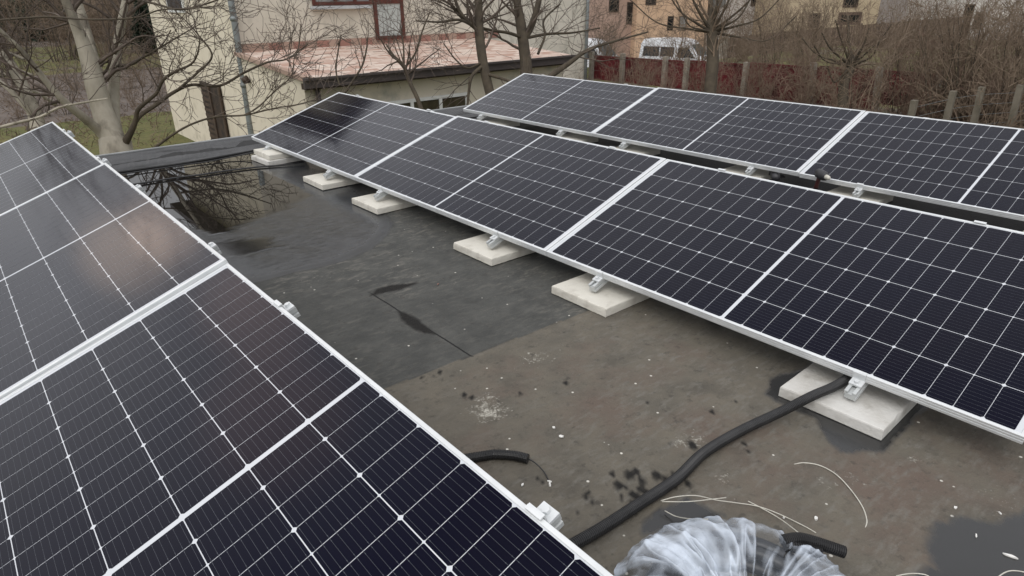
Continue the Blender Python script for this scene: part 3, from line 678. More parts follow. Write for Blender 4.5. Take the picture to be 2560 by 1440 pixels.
# cordless drill and glove in the gap between the middle and back rows
dr = thing('cordless_drill', 'dark grey cordless drill with pale chuck standing between the middle and back rows', 'drill', on(2050, 468, .10), (0, 0, R_(-125))); dr.scale = (.85, .85, .85)
mb = MB(); ring = [(-.075, .026), (-.07, .034), (-.02, .037), (.03, .036), (.055, .030), (.062, .024)]
vs = []; NN = 14
for x, r in ring:
    for k in range(NN): vs.append((x, r * .92 * math.cos(k * 2 * math.pi / NN), .105 + r * math.sin(k * 2 * math.pi / NN) * 1.15))
mb.raw(vs, [(i * NN + k, i * NN + (k + 1) % NN, (i + 1) * NN + (k + 1) % NN, (i + 1) * NN + k) for i in range(len(ring) - 1) for k in range(NN)] + [tuple(range(NN - 1, -1, -1)), tuple(range((len(ring) - 1) * NN, len(ring) * NN))], 0, True)
mb.build('motor_housing', M['drill_black'], dr)
mb = MB(); mb.tube([(.060, 0, .105), (.072, 0, .105), (.10, 0, .105), (.112, 0, .105)], [.020, .021, .017, .010], 12); mb.build('chuck', M['wire'], dr)
mb = MB(); mb.tube([(-.035, 0, .09), (-.045, 0, .045), (-.055, 0, .0), (-.06, 0, -.03)], [.019, .0175, .0175, .021], 10); mb.build('handle', M['drill_red'], dr)
mb = MB(); mb.box((-.105, -.034, -.095), (.005, .034, -.03)); mb.build('battery', M['drill_black'], dr, .008)
gl = thing('work_glove', 'crumpled grey work glove on the slab left of the drill', 'glove', on(1937, 447, .055), (0, 0, R_(35)))
mb = MB(); mb.tube([(-.07, 0, .018), (-.04, 0, .026), (0, .004, .03), (.03, 0, .024), (.045, 0, .014)], [.026, .032, .036, .034, .018], 10)
mb.build('palm', M['drill_black'], gl)
for i, (yy, L) in enumerate(((-.028, .055), (-.010, .068), (.010, .066), (.028, .05))):
    mb = MB(); mb.tube([(.03, yy * .9, .022), (.03 + L * .5, yy * 1.1, .034 + .006 * i), (.03 + L, yy * 1.2, .012)], [.011, .011, .008], 8); mb.build('finger', M['drill_black'], gl)
mb = MB(); mb.tube([(-.01, -.03, .02), (.01, -.058, .024), (.03, -.072, .012)], [.012, .011, .008], 8); mb.build('thumb', M['drill_black'], gl)

exec_trees = True
# ------------------------------------------------------------------ cream house with its annex
hx, hyB, hyF, hyA, hxR = 3.72, 11.0, 18.6, 7.25, 16.25
house = thing('stucco_house', 'cream stucco house with a low tiled annex and red brown upper window', 'house', (hx, hyB, -2.85))
H0 = Vector((hx, hyB, -2.85))
def hbox(mb, lo, hi, m=0): mb.box(tuple(Vector(lo) - H0), tuple(Vector(hi) - H0), m)
def hquad(mb, pts, m=0): mb.face([Vector(q) - H0 for q in pts], m)
EAVE = 5.6
mb = MB()
hquad(mb, [(hx, hyB, -3.2), (hx, hyB, EAVE), (hx, hyF, EAVE), (hx, hyF, -3.2)], 0)
hquad(mb, [(hxR, hyB, -3.2), (hxR, hyB, EAVE), (hx, hyB, EAVE), (hx, hyB, -3.2)], 1)
hquad(mb, [(hxR, hyB, -3.2), (hxR, hyF, -3.2), (hxR, hyF, EAVE), (hxR, hyB, EAVE)], 1)
hquad(mb, [(hx, hyF, -3.2), (hx, hyF, EAVE), (hxR, hyF, EAVE), (hxR, hyF, -3.2)], 0)
mb.build('wall', [M['wall_warm'], M['wall_grey']], house)  # left side warmer as the lit one, front greyer: light in the stucco colours
mb = MB(); e = .6; zr = EAVE + 2.0; ym = (hyB + hyF) / 2
x0, x1, y0, y1 = hx - e, hxR + e, hyB - e, hyF + e
hquad(mb, [(x0, y0, EAVE), (x1, y0, EAVE), (x1 - 4, ym, zr), (x0 + 4, ym, zr)]); hquad(mb, [(x1, y1, EAVE), (x0, y1, EAVE), (x0 + 4, ym, zr), (x1 - 4, ym, zr)])
hquad(mb, [(x0, y1, EAVE), (x0, y0, EAVE), (x0 + 4, ym, zr)]); hquad(mb, [(x1, y0, EAVE), (x1, y1, EAVE), (x1 - 4, ym, zr)])
mb.build('roof', M['roof_tile'], house)
mb = MB(); hbox(mb, (x0, y0, EAVE - .16), (x1, y1, EAVE - .012)); mb.build('eaves', M['fascia'], house)
def pipe(pts, r, name='downpipe'):
    mb = MB(); mb.tube([Vector(q) - H0 for q in pts], r, 10)
    for q in pts[1:-1]: mb.tube([Vector(q) - H0 + Vector((0, 0, -.05)), Vector(q) - H0 + Vector((0, 0, .05))], r * 1.25, 10)
    return mb.build(name, M['zinc'], house)
pipe([(hx + .03, hyB - .12, 3.2), (hx + .03, hyB - .12, .95), (hx + .0, hyB - .12, -.6), (hx - .05, hyB - .12, -2.3), (hx - .06, hyB - .12, -2.9)], .075)
pipe([(hxR - .02, hyB - .1, 3.2), (hxR - .02, hyB - .1, .2), (hxR - .02, hyB - .1, -2.6)], .06)
def window(name, x0, x1, z0, z1, yw, frame, pane, mull=(), bar=.07, dep=.06, parent=house):
    mb = MB(); o = yw - dep
    for a, b, c, d in ((x0, x1, z1 - bar, z1), (x0, x1, z0, z0 + bar), (x0, x0 + bar, z0 + bar, z1 - bar), (x1 - bar, x1, z0 + bar, z1 - bar)): hbox(mb, (a, o, c), (b, yw - .004, d))
    for mx_ in mull: hbox(mb, (mx_ - bar * .55, o + .003, z0 + bar), (mx_ + bar * .55, yw - .004, z1 - bar))
    w_ = mb.build(name, M[frame], parent)
    g = MB(); hbox(g, (x0 + bar, yw - dep * .5, z0 + bar), (x1 - bar, yw - .006, z1 - bar)); g.build('pane', M[pane], w_)
    return w_
ww = window('window', 5.87, 7.62, 1.21, 2.75, hyB, 'wood_red', 'glass_grey', (6.52, 7.1), .085)
mb = MB(); hbox(mb, (5.80, hyB - .16, 1.115), (7.55, hyB - .004, 1.195)); mb.build('sill', M['sill'], ww)
window('balcony_door', 7.66, 8.62, .28, 2.75, hyB, 'wood_red', 'glass_pale', (), .10)
mb = MB(); hbox(mb, (7.76, hyB - .055, 1.22), (8.52, hyB - .004, 1.36)); mb.build('door_rail', M['wood_red'], house)
# side wall: tall dark wooden shutter, small upper window
mb = MB(); hbox(mb, (hx - .05, 12.75, -2.75), (hx - .003, 14.45, -.80)); sh = mb.build('side_door', M['dark_wood'], house)
mb = MB()
for k in range(2): hbox(mb, (hx - .09, 12.72 + k * .88, -2.72), (hx - .055, 12.84 + k * .88, -.82))
for k in range(12): hbox(mb, (hx - .075, 13.62, -2.7 + k * .155), (hx - .055, 14.4, -2.62 + k * .155))
mb.build('shutter_slats', M['shutter'], sh)
mb = MB(); hbox(mb, (hx - .05, 14.6, 1.05), (hx - .003, 16.2, 2.4)); uw = mb.build('side_window', M['white_frame'], house)
mb = MB(); hbox(mb, (hx - .06, 14.7, 1.15), (hx - .052, 16.1, 2.3)); mb.build('pane', M['glass_dark'], uw)
# annex
ax0, ax1 = 3.73, 11.45
mb = MB()
ft, bt = -.24, .10
hquad(mb, [(ax0, hyA, -3.2), (ax1, hyA, -3.2), (ax1, hyA, ft), (ax0, hyA, ft)], 1)
hquad(mb, [(ax0, hyB, -3.2), (ax0, hyA, -3.2), (ax0, hyA, ft), (ax0, hyB, bt)], 0)
hquad(mb, [(ax1, hyA, -3.2), (ax1, hyB, -3.2), (ax1, hyB, bt), (ax1, hyA, ft)], 1)
mb.build('annex_wall', [M['wall_warm'], M['annex_wall']], house)  # annex side takes the lit tone, front the duller shaded one
tm, t, p = newmat('pink and white roof tiles')
co = t.nodes.new('ShaderNodeTexCoord')
br = t.nodes.new('ShaderNodeTexBrick'); br.inputs['Scale'].default_value = 1.0
mp = t.nodes.new('ShaderNodeMapping'); mp.inputs['Scale'].default_value = (1, 1, 1); t.links.new(co.outputs['Object'], mp.inputs[0]); t.links.new(mp.outputs[0], br.inputs['Vector'])
br.inputs['Brick Width'].default_value = .34; br.inputs['Row Height'].default_value = .17; br.inputs['Mortar Size'].default_value = .012; br.inputs['Bias'].default_value = -.1
br.inputs['Color1'].default_value = (.44, .27, .21, 1); br.inputs['Color2'].default_value = (.74, .65, .57, 1); br.inputs['Mortar'].default_value = (.40, .29, .24, 1)
t.links.new(mixn(mrange(nn(3), .4, .7, 0, .30), br.outputs[0], (.56, .45, .38)), p.inputs['Base Color']); p.inputs['Roughness'].default_value = .85
mb = MB(); rs = (bt + .07 - (ft + .10)) / (hyB - hyA + .25)
hquad(mb, [(ax0 - .08, hyA - .25, ft + .10), (ax1 + .08, hyA - .25, ft + .10), (ax1 + .08, hyB, bt + .07), (ax0 - .08, hyB, bt + .07)])
ar = mb.build('annex_roof', tm, house)
for k in range(12):
    mb = MB(); hbox(mb, (4.55 + k * .66, hyB - .022, .155), (4.55 + k * .66 + .34, hyB - .003, .335)); mb.build('red_tile', M['red_tile'], ar)
mb = MB(); hbox(mb, (ax0 - .05, hyB - .012, .16), (hxR - 4.5, hyB - .002, .36)); mb.build('render_band', M['pink_wall'], house)
mb = MB(); hbox(mb, (ax0 - .12, hyA - .33, ft - .10), (ax1 + .10, hyA - .255, ft + .105)); hbox(mb, (ax0 - .12, hyA - .40, ft + .065), (ax1 + .12, hyA - .332, ft + .11)); mb.build('gutter', M['fascia'], house)
mb = MB(); hbox(mb, (ax0 - .06, hyA - .25, ft - .14), (ax1 + .05, hyA - .004, ft - .02)); mb.build('soffit', M['dark_wood'], house)
mb = MB(); q = [(ax0 - .09, hyA - .25, ft + .03), (ax0 - .09, hyB, bt + .0), (ax0 - .09, hyB, bt + .09), (ax0 - .09, hyA - .25, ft + .12)]
hquad(mb, q); hquad(mb, [(x + .14, y, z) for x, y, z in q][::-1]); hquad(mb, [q[3], q[2], (q[2][0] + .14, q[2][1], q[2][2]), (q[3][0] + .14, q[3][1], q[3][2])][::-1]); mb.build('verge', M['pink_wall'], house)
pipe([(ax0 + .25, hyA - .08, -.3), (ax0 + .27, hyA - .08, -.8), (ax0 + .27, hyA - .08, -2.7)], .05, 'annex_downpipe').data.materials[0] = M['fascia']
window('annex_window', 5.5, 8.02, -2.0, -.84, hyA, 'white_frame', 'glass_annex', (6.35, 7.18), .075)
mb = MB(); mb.tube([Vector((hx - .03, 10.45, -.42)) - H0, Vector((hx - .16, 10.45, -.46)) - H0], [.10, .07], 10); mb.build('wall_vent', M['dark_wood'], house)

# ------------------------------------------------------------------ bare trees and shrubs
def grow(tw, p0, d0, L, r0, depth, rg, up=.25, seg=.14, wob=.35, kids=(3, 5), spread=(.5, 1.0), sides=4, rmin=.003, shrink=(.42, .68)):
    n = max(3, min(9, int(L / seg))); p_ = Vector(p0); d = Vector(d0).normalized(); pts = [p_.copy()]; rad = [r0]
    for i in range(n):
        d = (d + Vector((rg.gauss(0, 1), rg.gauss(0, 1), rg.gauss(0, 1))) * wob * .45 + Vector((0, 0, up * .16))).normalized()
        p_ = p_ + d * (L / n); pts.append(p_.copy()); rad.append(max(rmin * .8, r0 * (1 - .72 * (i + 1) / n)))
    tw.tube(pts, rad, sides if r0 > .012 else 3, cap=False)
    if depth <= 0: return
    for k in range(rg.randint(*kids)):
        i = rg.randint(max(1, int(n * .25)), n); a = rg.uniform(0, 6.283); dd = (pts[i] - pts[i - 1]).normalized()
        o = dd.orthogonal().normalized(); o = Matrix.Rotation(a, 3, dd) @ o
        ang = rg.uniform(*spread); nd = dd * math.cos(ang) + o * math.sin(ang)
        grow(tw, pts[i], nd, L * rg.uniform(*shrink), max(rmin, rad[i] * .62), depth - 1, rg, up, seg, wob, kids, spread, sides, rmin, shrink)
def traced(mb, spec, n=8):
    """limb traced as (px, py, depth, width in px)"""
    P = crom([at(a, b, c) for a, b, c, _ in spec], 6); Wd = []
    for i in range(len(spec) - 1):
        for k in range(6):
            f_ = k / 6; Wd.append((spec[i][3] * spec[i][2]) * (1 - f_) + spec[i + 1][3] * spec[i + 1][2] * f_)
    Wd.append(spec[-1][3] * spec[-1][2]); rad = [w_ / FPX * .5 for w_ in Wd]
    mb.tube(P, rad, n); return P, rad
def sprout(tw, P, rad, rg, num, L, depth, lo=.3, up=.3, rk=.5, **kw):
    for k in range(num):
        i = rg.randint(int(len(P) * lo), len(P) - 1); d = (P[i] - P[i - 1]).normalized() if i else Vector((0, 0, 1))
        o = Matrix.Rotation(rg.uniform(0, 6.283), 3, d) @ d.orthogonal().normalized(); an = rg.uniform(.5, 1.1)
        grow(tw, P[i], d * math.cos(an) + o * math.sin(an), L * rg.uniform(.6, 1.25), min(.03, max(.006, rad[i] * rk)), depth, rg, up, **kw)
rg = random.Random(12)
base = at(295, 400, 9.6)
wal = thing('walnut_tree', 'bare pale grey walnut tree with forked trunk in front of the cream house', 'tree', (base.x, base.y, gz(base.x, base.y)))
tk = MB(); tw = MB(); D = 9.6
foot = Vector((base.x + .05, base.y, gz(base.x, base.y) - .1))
tk.tube([foot, foot.lerp(base, .5), base, at(288, 350, D)], [.36, .27, .23, .215], 12)
limbs = [
    [(292, 372, D, 66), (276, 330, D, 66), (255, 270, D, 58), (238, 210, D - .1, 55), (222, 150, D - .2, 46), (203, 95, D - .3, 36), (178, 35, D - .5, 26), (150, -40, D - .7, 20), (120, -200, D - 1, 10)],
    [(296, 372, D, 50), (272, 300, D, 34), (256, 240, D + .3, 30), (244, 180, D + .3, 28), (226, 110, D + .4, 24), (205, 40, D + .5, 26), (190, -30, D + .5, 18), (170, -220, D + .5, 8)],
    [(297, 365, D, 40), (287, 300, D + .4, 30), (284, 230, D + .6, 30), (288, 160, D + .6, 32), (297, 95, D + .6, 26), (309, 30, D + .5, 22), (318, -40, D + .5, 18), (340, -240, D + .4, 8)],
    [(280, 362, D, 38), (250, 330, D - .1, 28), (212, 296, D - .4, 26), (165, 258, D - .7, 22), (125, 215, D - .9, 18), (85, 165, D - 1.1, 16), (48, 120, D - 1.3, 13), (0, 75, D - 1.5, 11), (-80, 0, D - 1.8, 7)],
    [(300, 372, D, 36), (322, 340, D - .1, 22), (338, 305, D - .2, 17), (345, 275, D - .3, 14), (372, 250, D - .4, 12), (392, 232, D - .5, 11), (408, 200, D - .6, 11), (440, 178, D - .7, 9), (478, 160, D - .8, 7), (495, 130, D - .9, 5), (500, 90, D - 1, 4)],
    [(318, 350, D, 22), (345, 295, D + .1, 15), (390, 262, D + .2, 14), (432, 232, D + .3, 12), (480, 212, D + .4, 10), (550, 214, D + .5, 9), (610, 182, D + .6, 8), (668, 156, D + .7, 7), (715, 148, D + .8, 5), (745, 122, D + .9, 4), (752, 60, D + 1, 3)],
    [(440, 228, D + .3, 9), (490, 185, D + .3, 8), (530, 140, D + .3, 7), (498, 90, D + .2, 5), (470, 58, D + .2, 4), (440, 30, D + .2, 3)],
    [(380, 375, D - .5, 10), (430, 338, D - .6, 8), (480, 310, D - .6, 7), (540, 292, D - .6, 7), (610, 288, D - .7, 6), (680, 272, D - .7, 5), (740, 262, D - .8, 4), (785, 250, D - .8, 3)],
    [(610, 288, D - .7, 5), (645, 268, D - .7, 5), (690, 225, D - .7, 4), (728, 190, D - .8, 4), (738, 140, D - .8, 3), (770, 110, D - .9, 3)],
    [(296, 165, D + .5, 12), (330, 160, D + .3, 9), (355, 145, D + .1, 8), (395, 122, D, 6), (440, 95, D - .2, 5), (500, 60, D - .4, 3)],
    [(0, 50, D - 1.5, 7), (60, 45, D - 1.6, 7), (130, 42, D - 1.7, 7), (200, 48, D - 1.8, 6), (290, 48, D - 1.8, 6), (350, 42, D - 1.8, 5), (400, 25, D - 1.9, 5), (470, 22, D - 2, 4), (560, 14, D - 2, 3)],
    [(345, 0, D - .5, 9), (390, 10, D - .6, 8), (450, 24, D - .7, 7), (520, 8, D - .8, 6), (590, -20, D - .9, 4)],
]
LP = []
for l_ in limbs:
    nf = len(tk.f); thin = l_[0][3] <= 36 and l_ is not limbs[3]
    LP.append(traced(tk, [(a, b, c, d * (.72 if thin else .86)) for a, b, c, d in l_], 10 if l_[0][3] > 30 else 7))
    if thin: tk.m[nf:] = [1] * (len(tk.f) - nf)
tk.build('trunk', [M['bark'], M['bark_dark']], wal)
for (P_, rd), nb, L in zip(LP, (8, 8, 8, 12, 16, 22, 12, 14, 9, 9, 7, 6), (1.3, 1.2, 1.2, .9, .8, .8, .7, .8, .6, .8, .6, .5)):
    sprout(tw, P_, rd, rg, nb, L, 2, .35, .35, .45, seg=.11, wob=.42, kids=(2, 4), rmin=.0042)
for i_, nb in ((0, 6), (1, 6), (2, 6), (3, 3)):
    sprout(tw, *LP[i_], rg, nb, 2.1, 2, .62, .5, .5, seg=.2, wob=.35, kids=(3, 5), rmin=.005)
crown = tw.build('crown', M['twig'], wal)
for v_ in (tw,): pass
# off to the left a second, leaning tree of the same kind
wal2 = thing('walnut_tree', 'second pale bare tree leaning left, at the left picture edge', 'tree')
tk = MB(); tw = MB(); D2 = 8.9
b2 = at(110, 420, D2); wal2.location = (b2.x, b2.y, gz(b2.x, b2.y))
tk.tube([Vector((b2.x, b2.y, gz(b2.x, b2.y) - .1)), b2, at(100, 340, D2)], [.2, .14, .12], 10)
sp2 = [[(102, 345, D2, 40), (88, 290, D2, 32), (62, 225, D2, 28), (32, 170, D2, 24), (5, 130, D2, 24), (-60, 40, D2, 16), (-120, -150, D2, 8)],
       [(95, 300, D2, 16), (60, 262, D2 - .2, 14), (25, 225, D2 - .3, 12), (-30, 180, D2 - .4, 9), (-90, 120, D2 - .5, 6)],
       [(140, 262, D2 + .5, 9), (100, 235, D2 + .3, 8), (70, 222, D2 + .2, 7), (20, 190, D2, 6), (-30, 165, D2, 5)],
       [(60, 148, D2, 8), (30, 135, D2, 7), (0, 128, D2, 6), (-40, 120, D2, 4)], [(80, 188, D2, 7), (40, 172, D2, 7), (0, 152, D2, 6), (-40, 140, D2, 4)],
       [(0, 318, D2 - .6, 7), (50, 305, D2 - .6, 7), (100, 292, D2 - .6, 6), (150, 268, D2 - .6, 6), (210, 256, D2 - .6, 5), (270, 246, D2 - .7, 3)]]
LP = [traced(tk, l_, 8) for l_ in sp2]; tk.build('trunk', M['bark'], wal2)
for (P_, rd), nb in zip(LP, (10, 9, 6, 4, 4, 7)): sprout(tw, P_, rd, rg, nb, .8, 2, .3, .35, .45, seg=.11, wob=.42, kids=(2, 4), rmin=.004)
tw.build('crown', M['twig'], wal2)
for o in (wal, wal2):
    for c in o.children: c.matrix_parent_inverse = o.matrix_basis.inverted()

def traced_tree(name, label, specs, barkm, twigm, foot_r, nb, L, depth=2, seed=1, up=.35, rk=.5, **kw):
    rg = random.Random(seed); tk = MB(); tw = MB()
    p0 = at(*specs[0][0][:3]); f0 = Vector((p0.x, p0.y, gz(p0.x, p0.y)))
    o = thing(name, label, 'tree', f0)
    tk.tube([f0 - Vector((0, 0, .15)), f0.lerp(p0, .5), p0], [foot_r * 1.3, foot_r * 1.05, specs[0][0][3] * specs[0][0][2] / FPX * .5], 9)
    for i, sp in enumerate(specs):
        P_, rd = traced(tk, sp, 9 if i == 0 else 7)
        sprout(tw, P_, rd, rg, nb if i == 0 else max(3, int(nb * .55)), L, depth, .3, up, rk, **kw)
    a = tk.build('trunk', barkm, o); b = tw.build('crown', twigm, o)
    for c in (a, b): c.matrix_parent_inverse = o.matrix_basis.inverted()
    return o
kwt = dict(seg=.12, wob=.30, kids=(2, 4), rmin=.0034)
D3 = 12.2
traced_tree('bare_tree', 'slim bare tree with bent trunk left of its twin before the annex', [
    [(1232, 260, D3, 24), (1218, 205, D3, 24), (1205, 140, D3, 24), (1198, 75, D3, 24), (1196, 0, D3, 20), (1192, -120, D3, 15), (1186, -420, D3, 6)],
    [(1200, 80, D3, 9), (1170, 55, D3 - .2, 9), (1145, 20, D3 - .3, 8), (1130, -40, D3 - .4, 6), (1120, -160, D3 - .5, 4)],
    [(1198, 75, D3, 8), (1150, 50, D3 - .3, 7), (1100, 55, D3 - .4, 5), (1040, 52, D3 - .5, 3)],
    [(1215, 185, D3, 9), (1250, 195, D3 - .2, 8), (1290, 210, D3 - .4, 6), (1320, 225, D3 - .5, 5)],
    [(1212, 160, D3, 10), (1180, 190, D3 - .2, 9), (1172, 230, D3 - .2, 7), (1168, 270, D3 - .2, 5)],
    [(1206, 155, D3, 6), (1170, 170, D3 - .3, 5), (1140, 150, D3 - .4, 4), (1110, 110, D3 - .5, 3)]], M['bark_dark'], M['twig'], .12, 16, 1.2, 2, 4, .25, .35, **kwt)
D4 = 13.0
traced_tree('bare_tree', 'bare tree forking in two right of its twin before the annex', [
    [(1312, 220, D4, 32), (1316, 175, D4, 30), (1310, 120, D4, 28), (1302, 60, D4, 26), (1292, 0, D4, 20), (1282, -100, D4, 15), (1270, -400, D4, 6)],
    [(1312, 95, D4, 18), (1330, 60, D4, 17), (1347, 0, D4, 15), (1362, -100, D4, 12), (1385, -380, D4, 5)],
    [(1308, 95, D4, 9), (1270, 82, D4 - .3, 8), (1230, 76, D4 - .5, 7), (1170, 60, D4 - .7, 4)],
    [(1316, 95, D4, 8), (1370, 85, D4 + .2, 7), (1430, 82, D4 + .3, 5), (1500, 70, D4 + .4, 3)],
    [(1370, 195, D4 - .4, 14), (1420, 160, D4 - .3, 13), (1470, 125, D4 - .2, 9), (1530, 105, D4 - .1, 6), (1620, 80, D4, 4)],
    [(1345, 135, D4, 7), (1362, 90, D4 + .1, 6), (1360, 50, D4 + .2, 5), (1400, 10, D4 + .3, 4)]], M['bark_dark'], M['twig'], .13, 17, 1.25, 2, 8, .25, .35, **kwt)
D5 = 11.0
traced_tree('bare_sapling', 'thin bare sapling before the middle of the annex gutter', [
    [(1062, 300, D5, 12), (1045, 250, D5, 11), (1022, 200, D5, 10), (1010, 165, D5, 9), (985, 140, D5, 6), (965, 110, D5, 4)],
    [(1012, 170, D5, 6), (1040, 130, D5, 5), (1055, 80, D5, 4), (1075, 30, D5, 3)], [(1010, 160, D5, 5), (1008, 110, D5, 4), (1000, 60, D5, 3)]], M['bark_dark'], M['twig'], .05, 12, .8, 2, 21, .3, .6, **kwt)
traced_tree('bare_sapling', 'very thin bare sapling beside the annex gutter end', [
    [(862, 232, D5, 6), (880, 205, D5, 5), (905, 165, D5, 5), (916, 125, D5, 4), (918, 100, D5, 3)], [(850, 215, D5, 4), (840, 170, D5, 4), (852, 90, D5, 3)]], M['bark_dark'], M['twig'], .02, 5, .4, 1, 22, .3, .8, **kwt)
D6 = 15.2
fan = [[(1772, 300, D6, 30), (1775, 230, D6, 30), (1782, 150, D6, 30), (1780, 85, D6, 26), (1777, 55, D6, 18), (1778, 0, D6, 9), (1780, -80, D6, 6)]]
for (ex, ey, wd) in ((1735, 5, 8), (1700, 28, 6), (1822, 0, 7), (1870, 5, 6), (1850, 40, 6), (1720, 60, 4), (1900, 45, 5), (1640, 55, 4), (1795, -10, 7), (1920, 100, 4)):
    fan.append([(1779, 80, D6, 9), ((1779 + ex) / 2, (70 + ey) / 2 + 8, D6 - .2, wd), (ex, ey, D6 - .4, wd * .7), (ex * 1.5 - 1779 * .5, ey - 60, D6 - .6, 3)])
traced_tree('pollarded_tree', 'dark pollarded tree with fanned branches right of the white van', fan, M['bark_dark'], M['twig_brown'], .14, 12, .9, 2, 31, .4, .35, **kwt)
D7 = 14.6
fan = [[(2112, 330, D7, 26), (2108, 260, D7, 26), (2110, 210, D7, 24), (2125, 175, D7, 20), (2130, 150, D7, 14), (2122, 110, D7, 8), (2120, 40, D7, 5)]]
for (ex, ey, wd) in ((2075, 120, 6), (2060, 150, 5), (2160, 110, 7), (2180, 140, 6), (2100, 90, 5), (2200, 100, 4), (2040, 135, 4), (2085, 205, 6)):
    fan.append([(2128, 165, D7, 9), ((2128 + ex) / 2, (160 + ey) / 2 + 4, D7 - .2, wd), (ex, ey, D7 - .4, wd * .7), (ex * 1.4 - 2128 * .4, ey - 40, D7 - .6, 3)])
traced_tree('pollarded_tree', 'low bare tree with fanned branches before the gap in the red fence', fan, M['bark_dark'], M['twig_brown'], .11, 12, .7, 2, 32, .3, .35, **kwt)

# shrubs: three grown once, copied with their parts
def shrub(seed, hgt, stems, lean, m1, m2, depth=2):
    rg = random.Random(seed); a = MB(); b = MB()
    for k in range(stems):
        an = rg.uniform(0, 6.283); r = rg.uniform(0, .25) * hgt * .5; d = Vector((math.cos(an) * lean * rg.random(), math.sin(an) * lean * rg.random(), 1)).normalized()
        n = 6; pts = [Vector((math.cos(an) * r * .5, math.sin(an) * r * .5, -.05))]; L = hgt * rg.uniform(.55, 1.0); rad = [.017]
        for i in range(n):
            d = (d + Vector((rg.gauss(0, .13), rg.gauss(0, .13), .03))).normalized(); pts.append(pts[-1] + d * L / n); rad.append(.017 * (1 - .75 * (i + 1) / n))
        a.tube(pts, rad, 4, cap=False)
        sprout(b, pts, rad, rg, 5, L * .34, depth, .25, .35, .62, seg=.14, wob=.35, kids=(2, 3), rmin=.0052)
    return a.mesh('stems', M[m1]), b.mesh('twigs', M[m2])
SH = [shrub(1, 2.6, 10, .5, 'twig_brown', 'twig_brown'), shrub(2, 2.2, 12, .8, 'twig_brown', 'twig_brown'), shrub(3, 3.2, 8, .4, 'bark_dark', 'twig_brown'), shrub(4, 1.8, 12, 1.3, 'twig_red', 'twig_red')]
def put_shrub(kind, x, y, s_, seed, label, group):
    rg = random.Random(seed)
    o = thing('bare_shrub', label, 'shrub', (x, y, gz(x, y)), (rg.uniform(-.12, .12), rg.uniform(-.12, .12), rg.uniform(0, 6.28)), group); o.scale = (s_, s_, s_ * rg.uniform(.9, 1.1))
    for nm, me in (('stems', SH[kind][0]), ('twigs', SH[kind][1])):
        c = bpy.data.objects.new(nm, me); COL.objects.link(c); c.parent = o
rg = random.Random(77)
g1, g2, g3 = 'bare brown shrubs by the red fence', 'bare brown shrubs beyond the red fence', 'bare shrubs at the back of the left garden'
l1 = 'bare brown shrub in the tangle between the roof and the red fence'
for i in range(46):      # between roof and fence, thicker to the right
    f_ = rg.random() ** .75; px = 1500 + f_ * 1150
    if 2060 < px < 2360 and i % 2: px += 260
    t_ = rg.uniform(12.5, 20.5); q = at(px, 250, t_)
    if q.x > 16.9: q.x = 16.9 - rg.random() * 1.5
    s_ = rg.uniform(.55, .85) if px < 2100 else rg.uniform(.75, 1.15)
    put_shrub(rg.choice((0, 1, 1, 2, 3) if px > 2100 else (1, 3, 3, 0)), q.x, q.y, s_, 100 + i, l1, g1)
for i in range(14):
    yy = 11.4 - i * .85 + rg.uniform(-.3, .3)
    put_shrub(rg.choice((3, 3, 1, 0)), rg.uniform(14.6, 16.7), yy, rg.uniform(.5, .85), 400 + i, 'thin reddish brown shrub growing against the red fence', 'thin shrubs growing against the red fence')
for i in range(52):
    px = rg.uniform(1480, 2620); t_ = rg.uniform(24, 34); q = at(px, 200, t_)
    if 1560 < px < 1810 and i % 4: continue
    if q.x < 18.5: continue
    put_shrub(rg.choice((0, 2, 1)), q.x, q.y, rg.uniform(.8, 1.25), 200 + i, 'bare brown shrub beyond the red fence, before the far houses', g2)
for i in range(44):
    px = rg.uniform(-80, 420); t_ = rg.uniform(24, 62); q = at(px, 120, t_)
    put_shrub(rg.choice((0, 1, 2)), q.x, q.y, rg.uniform(.5, .8) if t_ < 40 else rg.uniform(1.2, 2.2), 300 + i, 'dark bare shrub across the plot left of the cream house', g3)
# far wood behind the left garden, one mass
mb = MB(); rg = random.Random(9)
for i in range(1500):
    px = rg.uniform(-200, 480); t_ = rg.uniform(62, 80); q = at(px, 60, t_); z0 = gz(q.x, q.y) - .3
    grow(mb, (q.x, q.y, z0), (rg.gauss(0, .25), rg.gauss(0, .25), 1), rg.uniform(3, 6.5), rg.uniform(.03, .07), 1, rg, .3, .8, .25, (4, 6), (.4, .9), 3, .02, (.3, .5))
o = mb.build('far_wood', M['twig_brown']); o['kind'] = 'stuff'; o['label'] = 'dense brown leafless wood behind the left garden'
mb = MB()
for i in range(9000):
    px = rg.uniform(-200, 440); t_ = rg.uniform(55, 75); q = at(px, 100, t_); z0 = gz(q.x, q.y) + abs(rg.gauss(0, .9)); s_ = rg.uniform(.08, .22)
    a = Vector((rg.gauss(0, 1), rg.gauss(0, 1), rg.gauss(0, 1))).normalized(); b = a.orthogonal().normalized(); c = Vector((q.x, q.y, z0))
    mb.face((c - a * s_, c + b * s_ * .6, c + a * s_, c - b * s_ * .6))
o = mb.build('undergrowth', M['leaf_litter']); o['kind'] = 'stuff'; o['label'] = 'dry brown undergrowth below the far wood'
mb = MB(); rg = random.Random(19)
for i in range(5200):
    px = rg.uniform(-250, 440); t_ = 19 + 34 * rg.random() ** .8; q = at(px, 150, t_); z0 = gz(q.x, q.y); L = rg.uniform(.12, .5); d = Vector((rg.gauss(0, .8), rg.gauss(0, .8), rg.uniform(.1, 1))).normalized()
    if q.x > 3.4 and 6 < q.y < 20: continue
    p0 = Vector((q.x, q.y, z0 - .02)); mb.tube([p0, p0 + d * L * .5 + Vector((0, 0, .03)), p0 + d * L], [.012, .01, .005], 3, 0 if rg.random() < .55 else 1, cap=False)
